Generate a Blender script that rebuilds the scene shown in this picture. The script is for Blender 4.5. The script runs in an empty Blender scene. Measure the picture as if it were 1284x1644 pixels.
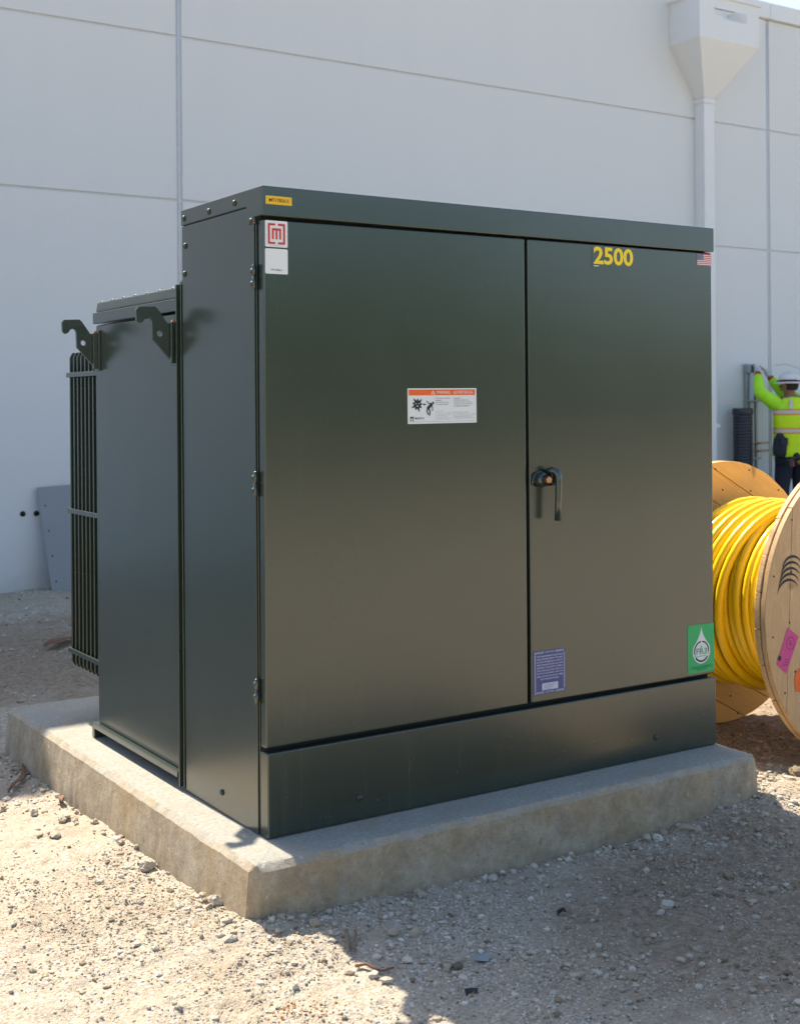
import bpy, bmesh, math, random
import numpy as np
from mathutils import Vector, Matrix
random.seed(7); rng = np.random.default_rng(7)
S = bpy.context.scene
C = S.collection
PI = math.pi

# ---------------------------------------------------------------- camera
cam = bpy.data.cameras.new('camera'); co = bpy.data.objects.new('camera', cam); C.objects.link(co)
yaw, roll = 0.57868, 0.0075
Rv = Vector((math.cos(yaw), -math.sin(yaw), 0)); Fv = Vector((math.sin(yaw), math.cos(yaw), 0)); Uv = Vector((0, 0, 1))
R2 = Rv*math.cos(roll) - Uv*math.sin(roll); U2 = Rv*math.sin(roll) + Uv*math.cos(roll)
M = Matrix((R2, U2, -Fv)).transposed().to_4x4(); M.translation = Vector((-1.7669, -3.4458, 1.3008)); co.matrix_world = M
cam.sensor_fit = 'VERTICAL'; cam.sensor_height = 30.729; cam.sensor_width = 24; cam.lens = 2074.7/1644*30.729
cam.shift_x = 1.31/1644; cam.shift_y = -175.33/1644
cam.clip_start = 0.1; cam.clip_end = 1000
cam.dof.use_dof = True; cam.dof.focus_distance = 4.35; cam.dof.aperture_fstop = 4.5
S.camera = co

# ---------------------------------------------------------------- world, sun, exposure
W = bpy.data.worlds.new('World'); S.world = W; W.use_nodes = True
nt = W.node_tree; nt.nodes.clear()
sky = nt.nodes.new('ShaderNodeTexSky'); sky.sky_type = 'NISHITA'; sky.sun_disc = False
SUN = Vector((-0.015, 1.0, 1.16)).normalized()
sky.sun_elevation = math.asin(SUN.z); sky.sun_rotation = math.atan2(SUN.x, SUN.y)
sky.air_density = 1.0; sky.dust_density = 1.5; sky.ozone_density = 0.6
bg = nt.nodes.new('ShaderNodeBackground'); bg.inputs[1].default_value = 0.13
wo = nt.nodes.new('ShaderNodeOutputWorld'); nt.links.new(sky.outputs[0], bg.inputs[0]); nt.links.new(bg.outputs[0], wo.inputs[0])
sl = bpy.data.lights.new('sun', 'SUN'); sl.energy = 5.0; sl.angle = math.radians(0.5); sl.color = (1, .90, .74)
so = bpy.data.objects.new('sun', sl); C.objects.link(so); so.rotation_euler = SUN.to_track_quat('Z', 'Y').to_euler(); so.location = (0, 0, 12)
S.view_settings.view_transform = 'Standard'; S.view_settings.look = 'None'; S.view_settings.gamma = 1
S.view_settings.use_curve_mapping = False; S.view_settings.exposure = 1.13

# ---------------------------------------------------------------- materials
class NT:
    def __init__(s, name):
        s.m = bpy.data.materials.new(name); s.m.use_nodes = True; s.t = s.m.node_tree
        s.b = s.t.nodes['Principled BSDF']; s.tc = s.t.nodes.new('ShaderNodeTexCoord')
    def n(s, ty, **k):
        o = s.t.nodes.new(ty)
        for a, v in k.items():
            if a.startswith('i_'): o.inputs[a[2:].replace('_', ' ')].default_value = v
            else: setattr(o, a, v)
        return o
    def l(s, a, b): s.t.links.new(a, b)
    def obj(s, scale=(1, 1, 1)):
        mp = s.n('ShaderNodeMapping'); mp.inputs['Scale'].default_value = scale; s.l(s.tc.outputs['Object'], mp.inputs[0]); return mp.outputs[0]
    def noise(s, sc, det=4, rough=.55, vec=None, dist=0):
        o = s.n('ShaderNodeTexNoise'); o.inputs['Scale'].default_value = sc; o.inputs['Detail'].default_value = det
        o.inputs['Roughness'].default_value = rough; o.inputs['Distortion'].default_value = dist
        s.l(vec if vec else s.tc.outputs['Object'], o.inputs['Vector']); return o.outputs['Fac']
    def ramp(s, fac, stops):
        o = s.n('ShaderNodeValToRGB'); e = o.color_ramp.elements
        while len(e) < len(stops): e.new(.5)
        for i, (p, c) in enumerate(stops):
            e[i].position = p; e[i].color = (c, c, c, 1) if not isinstance(c, tuple) else (*c[:3], 1)
        s.l(fac, o.inputs[0]); return o.outputs[0]
    def mix(s, fac, a, b, mode='MIX'):
        o = s.n('ShaderNodeMix', data_type='RGBA', blend_type=mode)
        for v, i in ((fac, 0), (a, 6), (b, 7)):
            if hasattr(v, 'links'): s.l(v, o.inputs[i])
            else: o.inputs[i].default_value = v if i == 0 else ((*v[:3], 1))
        return o.outputs[2]
    def math(s, op, a, b=0.0, c=None):
        o = s.n('ShaderNodeMath', operation=op)
        for i, v in enumerate((a, b) if c is None else (a, b, c)):
            if hasattr(v, 'links'): s.l(v, o.inputs[i])
            else: o.inputs[i].default_value = v
        return o.outputs[0]
    def bump(s, h, dist, st=1, prev=None):
        o = s.n('ShaderNodeBump'); o.inputs['Strength'].default_value = st; o.inputs['Distance'].default_value = dist
        s.l(h, o.inputs['Height'])
        if prev: s.l(prev, o.inputs['Normal'])
        s.l(o.outputs[0], s.b.inputs['Normal']); return o.outputs[0]
    def col(s, v):
        if hasattr(v, 'links'): s.l(v, s.b.inputs['Base Color'])
        else: s.b.inputs['Base Color'].default_value = (*v, 1)
    def rough(s, v):
        if hasattr(v, 'links'): s.l(v, s.b.inputs['Roughness'])
        else: s.b.inputs['Roughness'].default_value = v
def plain(name, c, rough=.6, metal=0, var=.12, sc=30, bump=.0, bsc=200):
    m = NT(name); f = m.noise(sc, 3)
    m.col(m.mix(f, tuple(x*(1-var) for x in c), tuple(min(1, x*(1+var)) for x in c))); m.rough(rough); m.b.inputs['Metallic'].default_value = metal
    if bump: m.bump(m.noise(bsc, 2), bump)
    return m.m

def mk_paint(name='green_enamel', dust=1.0):
    m = NT(name)
    base = m.mix(m.noise(3, 4), (.021, .034, .0225), (.026, .039, .027))
    # dust specks and faint rain streaks
    v = m.n('ShaderNodeTexVoronoi'); v.inputs['Scale'].default_value = 48; m.l(m.tc.outputs['Object'], v.inputs['Vector'])
    sp = m.ramp(v.outputs['Distance'], [(0.0, 1.0), (.04, 1.0), (.075, 0.0)])
    gate = m.ramp(m.noise(9, 3), [(.50, 0.0), (.60, 1.0)])
    sx = m.n('ShaderNodeSeparateXYZ'); m.l(m.tc.outputs['Object'], sx.inputs[0])
    low = m.ramp(sx.outputs['Z'], [(0.0, 1.0), (.35, .45), (1.0, .25)])
    sp = m.math('MULTIPLY', m.math('MULTIPLY', sp, gate), m.math('MULTIPLY', low, 1.0*dust))
    st = m.ramp(m.noise(1, 5, .6, m.obj((26, 26, 1.6))), [(.5, 0.0), (.9, .10)])
    st = m.math('MULTIPLY', st, low)
    scf = m.ramp(m.noise(1, 6, .7, m.obj((13, 13, 9)), 1.5), [(.66, 0.0), (.76, .20)])
    lo2 = m.ramp(sx.outputs['Z'], [(0.0, 1.0), (.16, .6), (.26, 0.0)])
    scf = m.math('MULTIPLY', scf, lo2)
    c = m.mix(st, base, (.20, .19, .15)); c = m.mix(scf, c, (.20, .22, .19)); c = m.mix(sp, c, (.40, .38, .30)); m.col(c)
    sm = m.ramp(m.noise(3.2, 5, .6, None, .8), [(.45, 0.0), (.85, .07)])
    r = m.math('ADD', m.math('MULTIPLY', m.noise(1.6, 4, .6), .05), .19); r = m.math('ADD', r, m.math('ADD', m.math('MULTIPLY', st, .5), sm)); m.rough(r)
    m.b.inputs['IOR'].default_value = 1.55
    m.b.inputs['Coat Weight'].default_value = .85; m.b.inputs['Coat Roughness'].default_value = .22; m.b.inputs['Coat IOR'].default_value = 1.5
    n1 = m.bump(m.noise(1.1, 2), .014, .35)
    m.bump(m.noise(420, 2), .00020, .40, n1)
    return m.m
PAINT = mk_paint()
BOLTM = plain('dull_green_bolt', (.035, .052, .038), .5, var=.25, sc=80)

def mk_wall(name, c, warm=True):
    m = NT(name)
    base = m.mix(m.noise(.35, 5, .6), tuple(x*.955 for x in c), c)
    base = m.mix(m.ramp(m.noise(1, 6, .7, m.obj((1.4, 1.4, .22))), [(.5, 0.0), (.9, .16)]), base, (.52, .52, .50))
    sx = m.n('ShaderNodeSeparateXYZ'); m.l(m.tc.outputs['Object'], sx.inputs[0])
    g = m.ramp(m.math('ADD', sx.outputs['Z'], m.math('MULTIPLY', m.noise(2.2, 6, .7), .7)), [(.10, 1.0), (.36, .25), (.62, 0.0)])
    base = m.mix(m.math('MULTIPLY', g, .62), base, (.46, .42, .34))
    m.col(base); m.rough(.82)
    n1 = m.bump(m.noise(1.1, 4), .02, .25); m.bump(m.noise(90, 4, .7), .0022, .7, n1)
    return m.m
WALL = mk_wall('painted_tilt_up_concrete', (.70, .705, .70))
CAULK = plain('joint_sealant', (.60, .61, .62), .7)
WHITE = plain('white_gutter_paint', (.74, .74, .73), .45, var=.03, sc=4)

def mk_concrete():
    m = NT('pad_concrete')
    c = m.mix(m.ramp(m.noise(9, 12, .85), [(.36, 0.0), (.64, 1.0)]), (.30, .24, .165), (.64, .55, .42))  # golden side tone paints warm sunlight into the concrete colour
    c = m.mix(m.ramp(m.noise(2.6, 7, .65, None, .8), [(.40, 0.0), (.66, .62)]), c, m.mix(m.ramp(m.noise(24, 9, .85), [(.36, 0.0), (.64, 1.0)]), (.30, .19, .075), (.64, .45, .22)))
    c = m.mix(m.ramp(m.noise(1, 6, .7, m.obj((14, 14, 1.6))), [(.56, 0.0), (.8, .6)]), c, (.50, .46, .38))
    c = m.mix(m.ramp(m.noise(11, 5, .7, None, 1.5), [(.64, 0.0), (.72, .6)]), c, (.17, .14, .10))
    gx = m.n('ShaderNodeNewGeometry'); sx = m.n('ShaderNodeSeparateXYZ'); m.l(gx.outputs['Normal'], sx.inputs[0])
    up = m.ramp(sx.outputs['Z'], [(.6, 0.0), (.9, 1.0)])
    top = m.mix(m.ramp(m.noise(70, 8, .8), [(.3, 0.0), (.7, 1.0)]), (.27, .28, .24), (.56, .52, .455))
    top = m.mix(m.ramp(m.noise(4.5, 6, .65, None, .5), [(.45, 0.0), (.7, .6)]), top, (.38, .33, .255))
    c = m.mix(up, c, top)
    # a few lime drips
    c = m.mix(m.ramp(m.noise(1, 3, .5, m.obj((19, 19, 9)), 2), [(.70, 0.0), (.73, .6)]), c, (.70, .68, .62))
    vp = m.n('ShaderNodeTexVoronoi'); vp.inputs['Scale'].default_value = 34; m.l(m.tc.outputs['Object'], vp.inputs['Vector'])
    hole = m.math('MULTIPLY', m.ramp(vp.outputs['Distance'], [(.06, 1.0), (.13, 0.0)]), m.ramp(m.noise(7, 3), [(.5, 0.0), (.6, .75)]))
    c = m.mix(hole, c, (.07, .055, .04))
    gr = m.ramp(m.noise(150, 6, .8), [(.36, 0.0), (.64, 1.0)]); c = m.mix(.30, c, m.mix(1.0, c, m.mix(gr, (.45, .43, .40), (1.0, 1.0, 1.0)), 'MULTIPLY'))
    # darker, browner tone towards the ground
    sz = m.n('ShaderNodeSeparateXYZ'); m.l(m.tc.outputs['Object'], sz.inputs[0])
    dz = m.math('ADD', sz.outputs['Z'], m.math('MULTIPLY', m.noise(6, 5), .09))
    c = m.mix(m.ramp(m.math('ADD', dz, .2), [(.02, .5), (.09, 0.0)]), c, (.20, .17, .125))
    m.col(c); m.rough(.9)
    pits = m.n('ShaderNodeTexVoronoi'); pits.inputs['Scale'].default_value = 55; m.l(m.tc.outputs['Object'], pits.inputs['Vector'])
    n0 = m.bump(m.ramp(pits.outputs['Distance'], [(.04, 0.0), (.16, 1.0)]), .002, .5)
    n1 = m.bump(m.noise(14, 8, .75), .018, .7, n0); m.bump(m.noise(190, 5, .75), .0035, .8, n1)
    return m.m
CONC = mk_concrete()

def mk_ground(name, stones=False):
    m = NT(name)
    P = m.n('ShaderNodeNewGeometry').outputs['Position']
    if stones:
        a = m.n('ShaderNodeAttribute'); a.attribute_name = 'tone'
        base = m.ramp(a.outputs['Fac'], [(0.0, (.17, .13, .09)), (.15, (.34, .26, .17)), (.5, (.52, .455, .355)), (1.0, (.72, .67, .58))])
        base = m.mix(m.noise(60, 4, .7, P), base, m.mix(1.0, base, (.72, .70, .66), 'MULTIPLY'))
    else:
        fine = m.ramp(m.noise(110, 9, .82, P), [(.34, 0.0), (.66, 1.0)])
        base = m.mix(fine, (.24, .19, .135), (.62, .545, .43))

        base = m.mix(m.ramp(m.noise(17, 7, .75, P, .3), [(.50, 0.0), (.72, .55)]), base, (.27, .20, .135))
        v = m.n('ShaderNodeTexVoronoi'); v.inputs['Scale'].default_value = 75; m.l(P, v.inputs['Vector'])
        sv = m.n('ShaderNodeSeparateColor'); m.l(v.outputs['Color'], sv.inputs[0])
        base = m.mix(m.math('MULTIPLY', m.ramp(sv.outputs[0], [(.62, 0.0), (.78, 1.0)]), m.ramp(v.outputs['Distance'], [(.25, .85), (.5, 0.0)])), base, (.68, .63, .55))
        base = m.mix(m.ramp(m.noise(2.2, 6, .65, P, .4), [(.45, 0.0), (.72, .5)]), base, (.44, .345, .23))
    sx = m.n('ShaderNodeSeparateXYZ'); m.l(P, sx.inputs[0]); X, Y = sx.outputs['X'], sx.outputs['Y']
    # brown clay: right of the cabinet, under the reel, and behind on the left
    n = m.noise(1.9, 7, .68, P, .5)
    def zone(cx, cy, rx, ry):
        dx = m.math('DIVIDE', m.math('SUBTRACT', X, cx), rx); dy = m.math('DIVIDE', m.math('SUBTRACT', Y, cy), ry)
        d = m.math('ADD', m.math('MULTIPLY', dx, dx), m.math('MULTIPLY', dy, dy)); return m.math('MAXIMUM', m.math('SUBTRACT', 1.0, d), 0.0)
    z = m.math('MAXIMUM', zone(1.45, -.85, 1.25, .68), m.math('MAXIMUM', zone(3.2, 1.1, 1.7, 1.9), m.math('MULTIPLY', zone(.9, 4.1, 2.2, 1.55), .9)))
    k = m.ramp(m.math('ADD', n, m.math('MULTIPLY', z, .46)), [(.50, 0.0), (.78, 1.0)])
    k = m.math('MULTIPLY', k, .42 if stones else .90)
    clay = m.mix(m.ramp(m.noise(34, 9, .8, P), [(.34, 0.0), (.68, 1.0)]), (.13, .082, .043), (.46, .36, .25))
    m.col(m.mix(k, base, clay)); m.rough(.95)
    if not stones:
        n1 = m.bump(m.noise(60, 7, .75, P), .014, .7); v2 = m.n('ShaderNodeTexVoronoi'); v2.inputs['Scale'].default_value = 130; m.l(P, v2.inputs['Vector'])
        n1 = m.bump(m.math('SUBTRACT', 1.0, v2.outputs['Distance']), .004, .55, n1)
    else: m.bump(m.noise(140, 4, .7, P), .004, .7)
    return m.m
GROUND = mk_ground('crushed_limestone_and_clay'); STONE = mk_ground('limestone', True)

def mk_wood(name, a, b, axis_scale):
    m = NT(name)
    oi = m.n('ShaderNodeObjectInfo')
    mp = m.n('ShaderNodeMapping'); mp.inputs['Scale'].default_value = axis_scale; m.l(m.tc.outputs['Object'], mp.inputs[0])
    off = m.n('ShaderNodeVectorMath', operation='ADD'); m.l(mp.outputs[0], off.inputs[0]); m.l(m.math('MULTIPLY', oi.outputs['Random'], 13.0), off.inputs[1])
    g = m.noise(1, 6, .62, off.outputs[0], 1.4)
    c = m.mix(m.ramp(g, [(.30, 0.0), (.46, .65), (.52, .3), (.70, 1.0)]), a, b)
    c = m.mix(m.math('MULTIPLY', oi.outputs['Random'], .35), c, m.mix(1.0, c, (.80, .70, .58), 'MULTIPLY'))
    kn = m.ramp(m.noise(5.5, 2, .4, None, .3), [(.70, 0.0), (.77, .85)]); c = m.mix(kn, c, (.20, .09, .035))
    c = m.mix(m.ramp(m.noise(3, 6, .7), [(.5, 0.0), (.8, .35)]), c, (.33, .24, .15))
    m.col(c); m.rough(.68); m.bump(g, .0015, .6); return m.m
WOODA = mk_wood('pine_boards', (.50, .30, .135), (.74, .50, .27), (30, 9, 2.2))
WOODB = mk_wood('pine_with_painted_bounce', (.70, .38, .09), (.88, .56, .18), (30, 9, 2.2))  # golden tint paints in the light bounced off the yellow cable
YEL = NT('yellow_cable_jacket')
YEL.col(YEL.mix(YEL.noise(6, 4), (.88, .60, .006), (.93, .66, .012))); YEL.rough(.27); YEL.bump(YEL.noise(30, 3), .003, .3); YEL = YEL.m
PRINTK = plain('black_print', (.018, .018, .02), .6, var=.02); PRINTW = plain('sticker_white', (.72, .73, .71), .4, var=.03, sc=12)
RED = plain('sticker_red', (.55, .03, .025), .4, var=.05); ORANGE = plain('warning_orange', (.82, .125, .01), .42, var=.03)
YTAG = plain('amber_tag', (.80, .46, .01), .4, var=.03); YNUM = plain('yellow_vinyl', (.90, .64, .005), .4, var=.03)
NAVY = plain('flag_navy', (.10, .115, .21), .5, var=.05); PURP = plain('indigo_print', (.095, .095, .235), .5, var=.06); LILAC = plain('pale_lilac_print', (.62, .62, .70), .5, var=.04)
GREEN = plain('emerald_print', (.0, .40, .115), .35, var=.04); PINK = plain('magenta_label', (.58, .055, .24), .5, var=.1); PINKD = plain('magenta_label_ink', (.22, .01, .09), .5)
FILM = plain('clear_film_backing', (.062, .070, .064), .22, var=.15, sc=25); GREYPR = plain('grey_print', (.33, .33, .34), .6, var=.05)
BRASS = plain('worn_brass', (.50, .26, .13), .42, .9, var=.2, sc=120); GALV = plain('dull_galvanised_steel', (.36, .37, .38), .5, .5, var=.15, sc=40)
RUST = plain('rust', (.25, .08, .02), .85, var=.4, sc=90); DARK = plain('black_rubber', (.012, .012, .014), .5, var=.1); DEEP = plain('painted_recess_shade', (.006, .008, .008), .7, var=.02)  # DEEP: near-black painted in for the shade inside gaps and holes
BOARDM = NT('grey_sheet'); BOARDM.col(BOARDM.mix(BOARDM.noise(2.5, 5, .6), (.235, .25, .26), (.29, .305, .315))); BOARDM.rough(.5); BOARDM = BOARDM.m
PIPE = plain('black_corrugated_pe', (.022, .024, .030), .38, var=.15); CONDUIT = plain('grey_conduit', (.28, .30, .32), .5, var=.1); PVC = plain('pale_pvc', (.52, .53, .50), .5, var=.06)
SKIN = plain('skin', (.27, .13, .075), .5, var=.12, sc=25); HIVIS = plain('hi_vis_lime', (.42, .86, .02), .65, var=.12, sc=9, bump=.01, bsc=14); HIVIS2 = plain('hi_vis_yellow_vest', (.62, .86, .0), .65, var=.10, sc=7, bump=.012, bsc=11)
TROUS = plain('navy_work_trousers', (.012, .015, .028), .8, var=.35, sc=8, bump=.02, bsc=13); HATM = plain('white_hard_hat_shell', (.74, .74, .73), .3, var=.03); GLOVE = plain('grey_glove_knit', (.50, .49, .47), .8, var=.12); GLOVER = plain('red_glove_cuff', (.42, .04, .02), .7)
SILV = plain('silver_reflective_tape', (.58, .56, .46), .35, var=.1); ORT = plain('orange_tape_edge', (.85, .20, .02), .6); HAIR = plain('dark_hair', (.012, .009, .008), .7); BOOT = plain('brown_boot_leather', (.09, .05, .03), .6)
LEAFM = plain('dry_brown_bark', (.18, .085, .04), .8, var=.4, sc=60); TWIGM = plain('dry_twig', (.22, .16, .10), .85, var=.35, sc=60); OCHRE = plain('ochre_clay', (.42, .19, .055), .95, var=.3, sc=120, bump=.004)

# ---------------------------------------------------------------- mesh builder
class MB:
    def __init__(s): s.v = []; s.f = []; s.mi = []; s.mats = []; s.sm = []
    def m(s, mat):
        if mat not in s.mats: s.mats.append(mat)
        return s.mats.index(mat)
    def add(s, vs, fs, mat, smooth=False):
        o = len(s.v); s.v.extend([tuple(v) for v in vs]); k = s.m(mat)
        for f in fs: s.f.append([i+o for i in f]); s.mi.append(k); s.sm.append(smooth)
        return s
    def box(s, a, b, mat):
        x0, y0, z0 = a; x1, y1, z1 = b
        return s.add([(x0, y0, z0), (x1, y0, z0), (x1, y1, z0), (x0, y1, z0), (x0, y0, z1), (x1, y0, z1), (x1, y1, z1), (x0, y1, z1)],
                     [(3, 2, 1, 0), (4, 5, 6, 7), (0, 1, 5, 4), (1, 2, 6, 5), (2, 3, 7, 6), (3, 0, 4, 7)], mat)
    def prism(s, pts, d, mat, smooth=False):          # closed 3d polygon extruded by vector d
        n = len(pts); P = [Vector(p) for p in pts]; Q = [p+Vector(d) for p in P]
        return s.add(P+Q, [list(range(n-1, -1, -1)), list(range(n, 2*n))]+[(i, (i+1) % n, (i+1) % n+n, i+n) for i in range(n)], mat, smooth)
    def rings(s, rings, mat, closed=True, caps=True, smooth=True):
        n = len(rings[0]); vs = [p for r in rings for p in r]; fs = []
        for i in range(len(rings)-1):
            for j in range(n if closed else n-1):
                k = (j+1) % n; fs.append((i*n+j, i*n+k, (i+1)*n+k, (i+1)*n+j))
        if caps: fs.append(list(range(n-1, -1, -1))); fs.append([(len(rings)-1)*n+j for j in range(n)])
        return s.add(vs, fs, mat, smooth)
    def tube(s, path, r, mat, n=8, caps=True):
        P = [Vector(p) for p in path]; rr = r if isinstance(r, (list, tuple)) else [r]*len(P); R = []
        t0 = (P[1]-P[0]).normalized(); u = t0.orthogonal().normalized()
        for i, p in enumerate(P):
            t = (P[min(i+1, len(P)-1)]-P[max(i-1, 0)]).normalized(); u = (u-t*u.dot(t)).normalized(); w = t.cross(u)
            R.append([p+(u*math.cos(a)+w*math.sin(a))*rr[i] for a in [2*PI*j/n for j in range(n)]])
        return s.rings(R, mat, True, caps)
    def dome(s, c, axis, r, h, mat, n=10):
        c = Vector(c); ax = Vector(axis).normalized(); u = ax.orthogonal().normalized(); w = ax.cross(u); R = []
        for q in (0, .35, .7, .93):
            rad = r*math.cos(q*PI/2); R.append([c+ax*h*math.sin(q*PI/2)+(u*math.cos(a)+w*math.sin(a))*rad for a in [2*PI*j/n for j in range(n)]])
        return s.rings(R, mat)
    def build(s, name, parent=None, bevel=0, seg=2, recalc=True):
        me = bpy.data.meshes.new(name); me.from_pydata(s.v, [], s.f)
        for mt in s.mats: me.materials.append(mt)
        me.polygons.foreach_set('material_index', s.mi); me.polygons.foreach_set('use_smooth', s.sm)
        if recalc:
            bm = bmesh.new(); bm.from_mesh(me); bmesh.ops.recalc_face_normals(bm, faces=bm.faces); bm.to_mesh(me); bm.free()
        me.update(); o = bpy.data.objects.new(name, me); C.objects.link(o)
        if parent:
            o.parent = parent; q = parent; off = Vector((0, 0, 0))
            while q: off += q.location; q = q.parent
            o.location = -off                                  # builders use world coordinates
        if bevel:
            b = o.modifiers.new('bevel', 'BEVEL'); b.width = bevel; b.segments = seg; b.limit_method = 'ANGLE'; b.angle_limit = math.radians(40); b.harden_normals = True
            for p in me.polygons: p.use_smooth = True
        return o
def box(name, a, b, mat, parent=None, bevel=0.0): return MB().box(a, b, mat).build(name, parent, bevel)
def tag(o, label, cat, group=None, kind=None):
    if label: o['label'] = label
    if cat: o['category'] = cat
    if group: o['group'] = group
    if kind: o['kind'] = kind
    return o
def thing(name, loc, label, cat, group=None):
    o = bpy.data.objects.new(name, None); C.objects.link(o); o.location = loc; o.empty_display_size = .1
    return tag(o, label, cat, group)

# value noise for geometry
_T = rng.random((256, 256))
def vn(x, y):
    xi = np.floor(x).astype(int); yi = np.floor(y).astype(int); fx = x-xi; fy = y-yi; fx = fx*fx*(3-2*fx); fy = fy*fy*(3-2*fy)
    a = _T[xi % 256, yi % 256]; b = _T[(xi+1) % 256, yi % 256]; c = _T[xi % 256, (yi+1) % 256]; d = _T[(xi+1) % 256, (yi+1) % 256]
    return (a*(1-fx)+b*fx)*(1-fy)+(c*(1-fx)+d*fx)*fy - .5
def fbm(x, y, f, o=4, g=.5):
    r = 0; a = 1
    for i in range(o): r = r + a*vn(x*f+17.3*i, y*f+5.1*i); a *= g; f *= 2.03
    return r
def gz(x, y):
    x = np.asarray(x, float); y = np.asarray(y, float)
    z = -.182 + np.clip((y-.1)/1.5, 0, 1)*-.025 + np.exp(-(((x-1.9)/.35)**2+((y+.1)/.35)**2))*.05 + np.exp(-(((x+.13)/.16)**2+((y+.17)/.16)**2))*.025
    far = np.clip((y-2.2)/3, 0, 1); z = z + far*.03
    amp = np.clip(1-np.hypot(x-1, y)/60, .1, 1)
    z = z + fbm(x, y, .8, 3)*.03*amp + fbm(x, y, 5, 3)*.016*amp + fbm(x, y, 30, 3, .6)*.011*amp
    lump = np.clip(vn(x*14+3, y*14)*2-.25, 0, 1); z = z+lump*.012*amp
    return z

# ---------------------------------------------------------------- ground (one sheet to the horizon)
def axis(lo, hi, segs):
    xs = []
    for a, b, st in segs: xs.append(np.arange(a, b, st))
    core = np.concatenate(xs); L = [core[0]]; st = .12
    while L[-1] > lo: L.append(L[-1]-st); st *= 1.35
    Rr = [core[-1]]; st = .12
    while Rr[-1] < hi: Rr.append(Rr[-1]+st); st *= 1.35
    return np.concatenate([np.array(L[::-1]), core[1:-1], np.array(Rr)])
gx = axis(-300, 300, [(-2.2, -1.1, .06), (-1.1, 2.4, .0125), (2.4, 4.6, .025), (4.6, 12, .09)])
gy = axis(-300, 300, [(-2.4, -1.6, .06), (-1.6, .4, .0125), (.4, 2.4, .02), (2.4, 7.2, .045)])
GX, GY = np.meshgrid(gx, gy, indexing='ij'); GZ = gz(GX, GY)
vs = np.stack([GX, GY, GZ], -1).reshape(-1, 3); ny = len(gy)
I = (np.arange(len(gx)-1)[:, None]*ny + np.arange(ny-1)[None]).ravel()
fs = np.stack([I, I+ny, I+ny+1, I+1], 1)
def npmesh(name, vs, fs, mat, smooth=True):
    me = bpy.data.meshes.new(name); me.vertices.add(len(vs)); me.vertices.foreach_set('co', vs.astype(np.float32).ravel())
    k = fs.shape[1]; me.loops.add(fs.size); me.loops.foreach_set('vertex_index', fs.astype(np.int32).ravel())
    me.polygons.add(len(fs)); me.polygons.foreach_set('loop_start', np.arange(0, fs.size, k, dtype=np.int32))
    me.update(calc_edges=True); me.polygons.foreach_set('use_smooth', np.full(len(fs), smooth)); me.materials.append(mat)
    o = bpy.data.objects.new(name, me); C.objects.link(o); return o
g = npmesh('ground', vs, fs, GROUND); g['kind'] = 'structure'

# ---------------------------------------------------------------- warehouse
WY = 6.825
bld = thing('warehouse', (2.7, WY, -.2), 'long pale grey tilt-up concrete warehouse wall rising behind the green cabinet', 'building')
box('wall', (-19.4, WY+.016, -.6), (32.2, WY+.25, 5.73), CAULK, bld)
box('roof_deck', (-19.4, WY+.25, 5.55), (32.2, WY+30, 5.7), CAULK, bld)
cols = [2.72+7.39*i for i in range(-3, 5)]; rows = [-.5, 3.046, 4.447, 5.745]
for i in range(len(cols)-1):
    for j in range(3):
        a = cols[i]+.026; b = cols[i+1]-.026
        box('wall_panel', (a, WY, rows[j]+.009), (b, WY+.02, rows[j+1]-.009), WALL, bld, .005)
for c in cols[1:-1]:
    MB().tube([(c, WY+.017, -.5), (c, WY+.017, 5.7)], [.013, .013], CAULK, 8).build('joint_seal', bld)
for i in range(7):
    box('coping', (cols[i]+.003, WY-.05, 5.742), (cols[i+1]-.003, WY+.32, 5.93), WHITE, bld, .006)
for x, z in ((1.353, .438), (1.462, .436)):
    MB().tube([(x, WY-.006, z), (x, WY+.012, z)], .022, DEEP, 12).build('anchor_hole', bld)

# rain head and downspout
ds = thing('downspout', (8.98, WY-.08, -.15), 'white box rain head with slotted front and square downspout on the wall', 'downspout')
hx0, hx1, hy0, hz0, hz1 = 8.52, 9.446, 6.365, 5.207, 5.66
m = MB(); t = .006
m.box((hx0, hy0, hz0), (hx0+t, WY-.002, hz1), WHITE); m.box((hx1-t, hy0, hz0), (hx1, WY-.002, hz1), WHITE)
m.box((hx0+t, WY-.01, hz0), (hx1-t, WY-.002, hz1), WHITE)
sx0, sx1, sz0, sz1 = 8.742, 9.249, 5.443, 5.546
for a, b in (((hx0+t, hz0), (hx1-t, sz0)), ((hx0+t, sz1), (hx1-t, hz1)), ((hx0+t, sz0), (sx0, sz1)), ((sx1, sz0), (hx1-t, sz1))):
    m.box((a[0], hy0, a[1]), (b[0], hy0+t, b[1]), WHITE)
m.build('collector_box', ds)
m = MB().box((hx0-.02, hy0-.02, hz1), (hx1+.02, hy0, hz1+.03), WHITE).box((hx0-.02, hy0, hz1), (hx0, WY-.002, hz1+.03), WHITE).box((hx1, hy0, hz1), (hx1+.02, WY-.002, hz1+.03), WHITE)
m.build('top_rim', ds)
px0, px1, py0 = 8.903, 9.064, 6.676
m = MB(); top = [(hx0, hy0, hz0), (hx1, hy0, hz0), (hx1, WY-.002, hz0), (hx0, WY-.002, hz0)]; bot = [(px0, py0, 4.66), (px1, py0, 4.66), (px1, WY-.002, 4.66), (px0, WY-.002, 4.66)]
m.rings([[Vector(p) for p in top], [Vector(p) for p in bot]], WHITE, caps=False, smooth=False).build('funnel', ds)
box('collar', (px0-.006, py0-.006, 4.60), (px1+.006, WY-.003, 4.657), WHITE, ds, .003)
box('pipe', (px0, py0, .03), (px1, WY-.003, 4.60), WHITE, ds, .004)
for z in (1.0, .4): box('strap', (px0-.05, py0-.004, z), (px1+.05, WY-.001, z+.04), WHITE, ds, .001)
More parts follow.
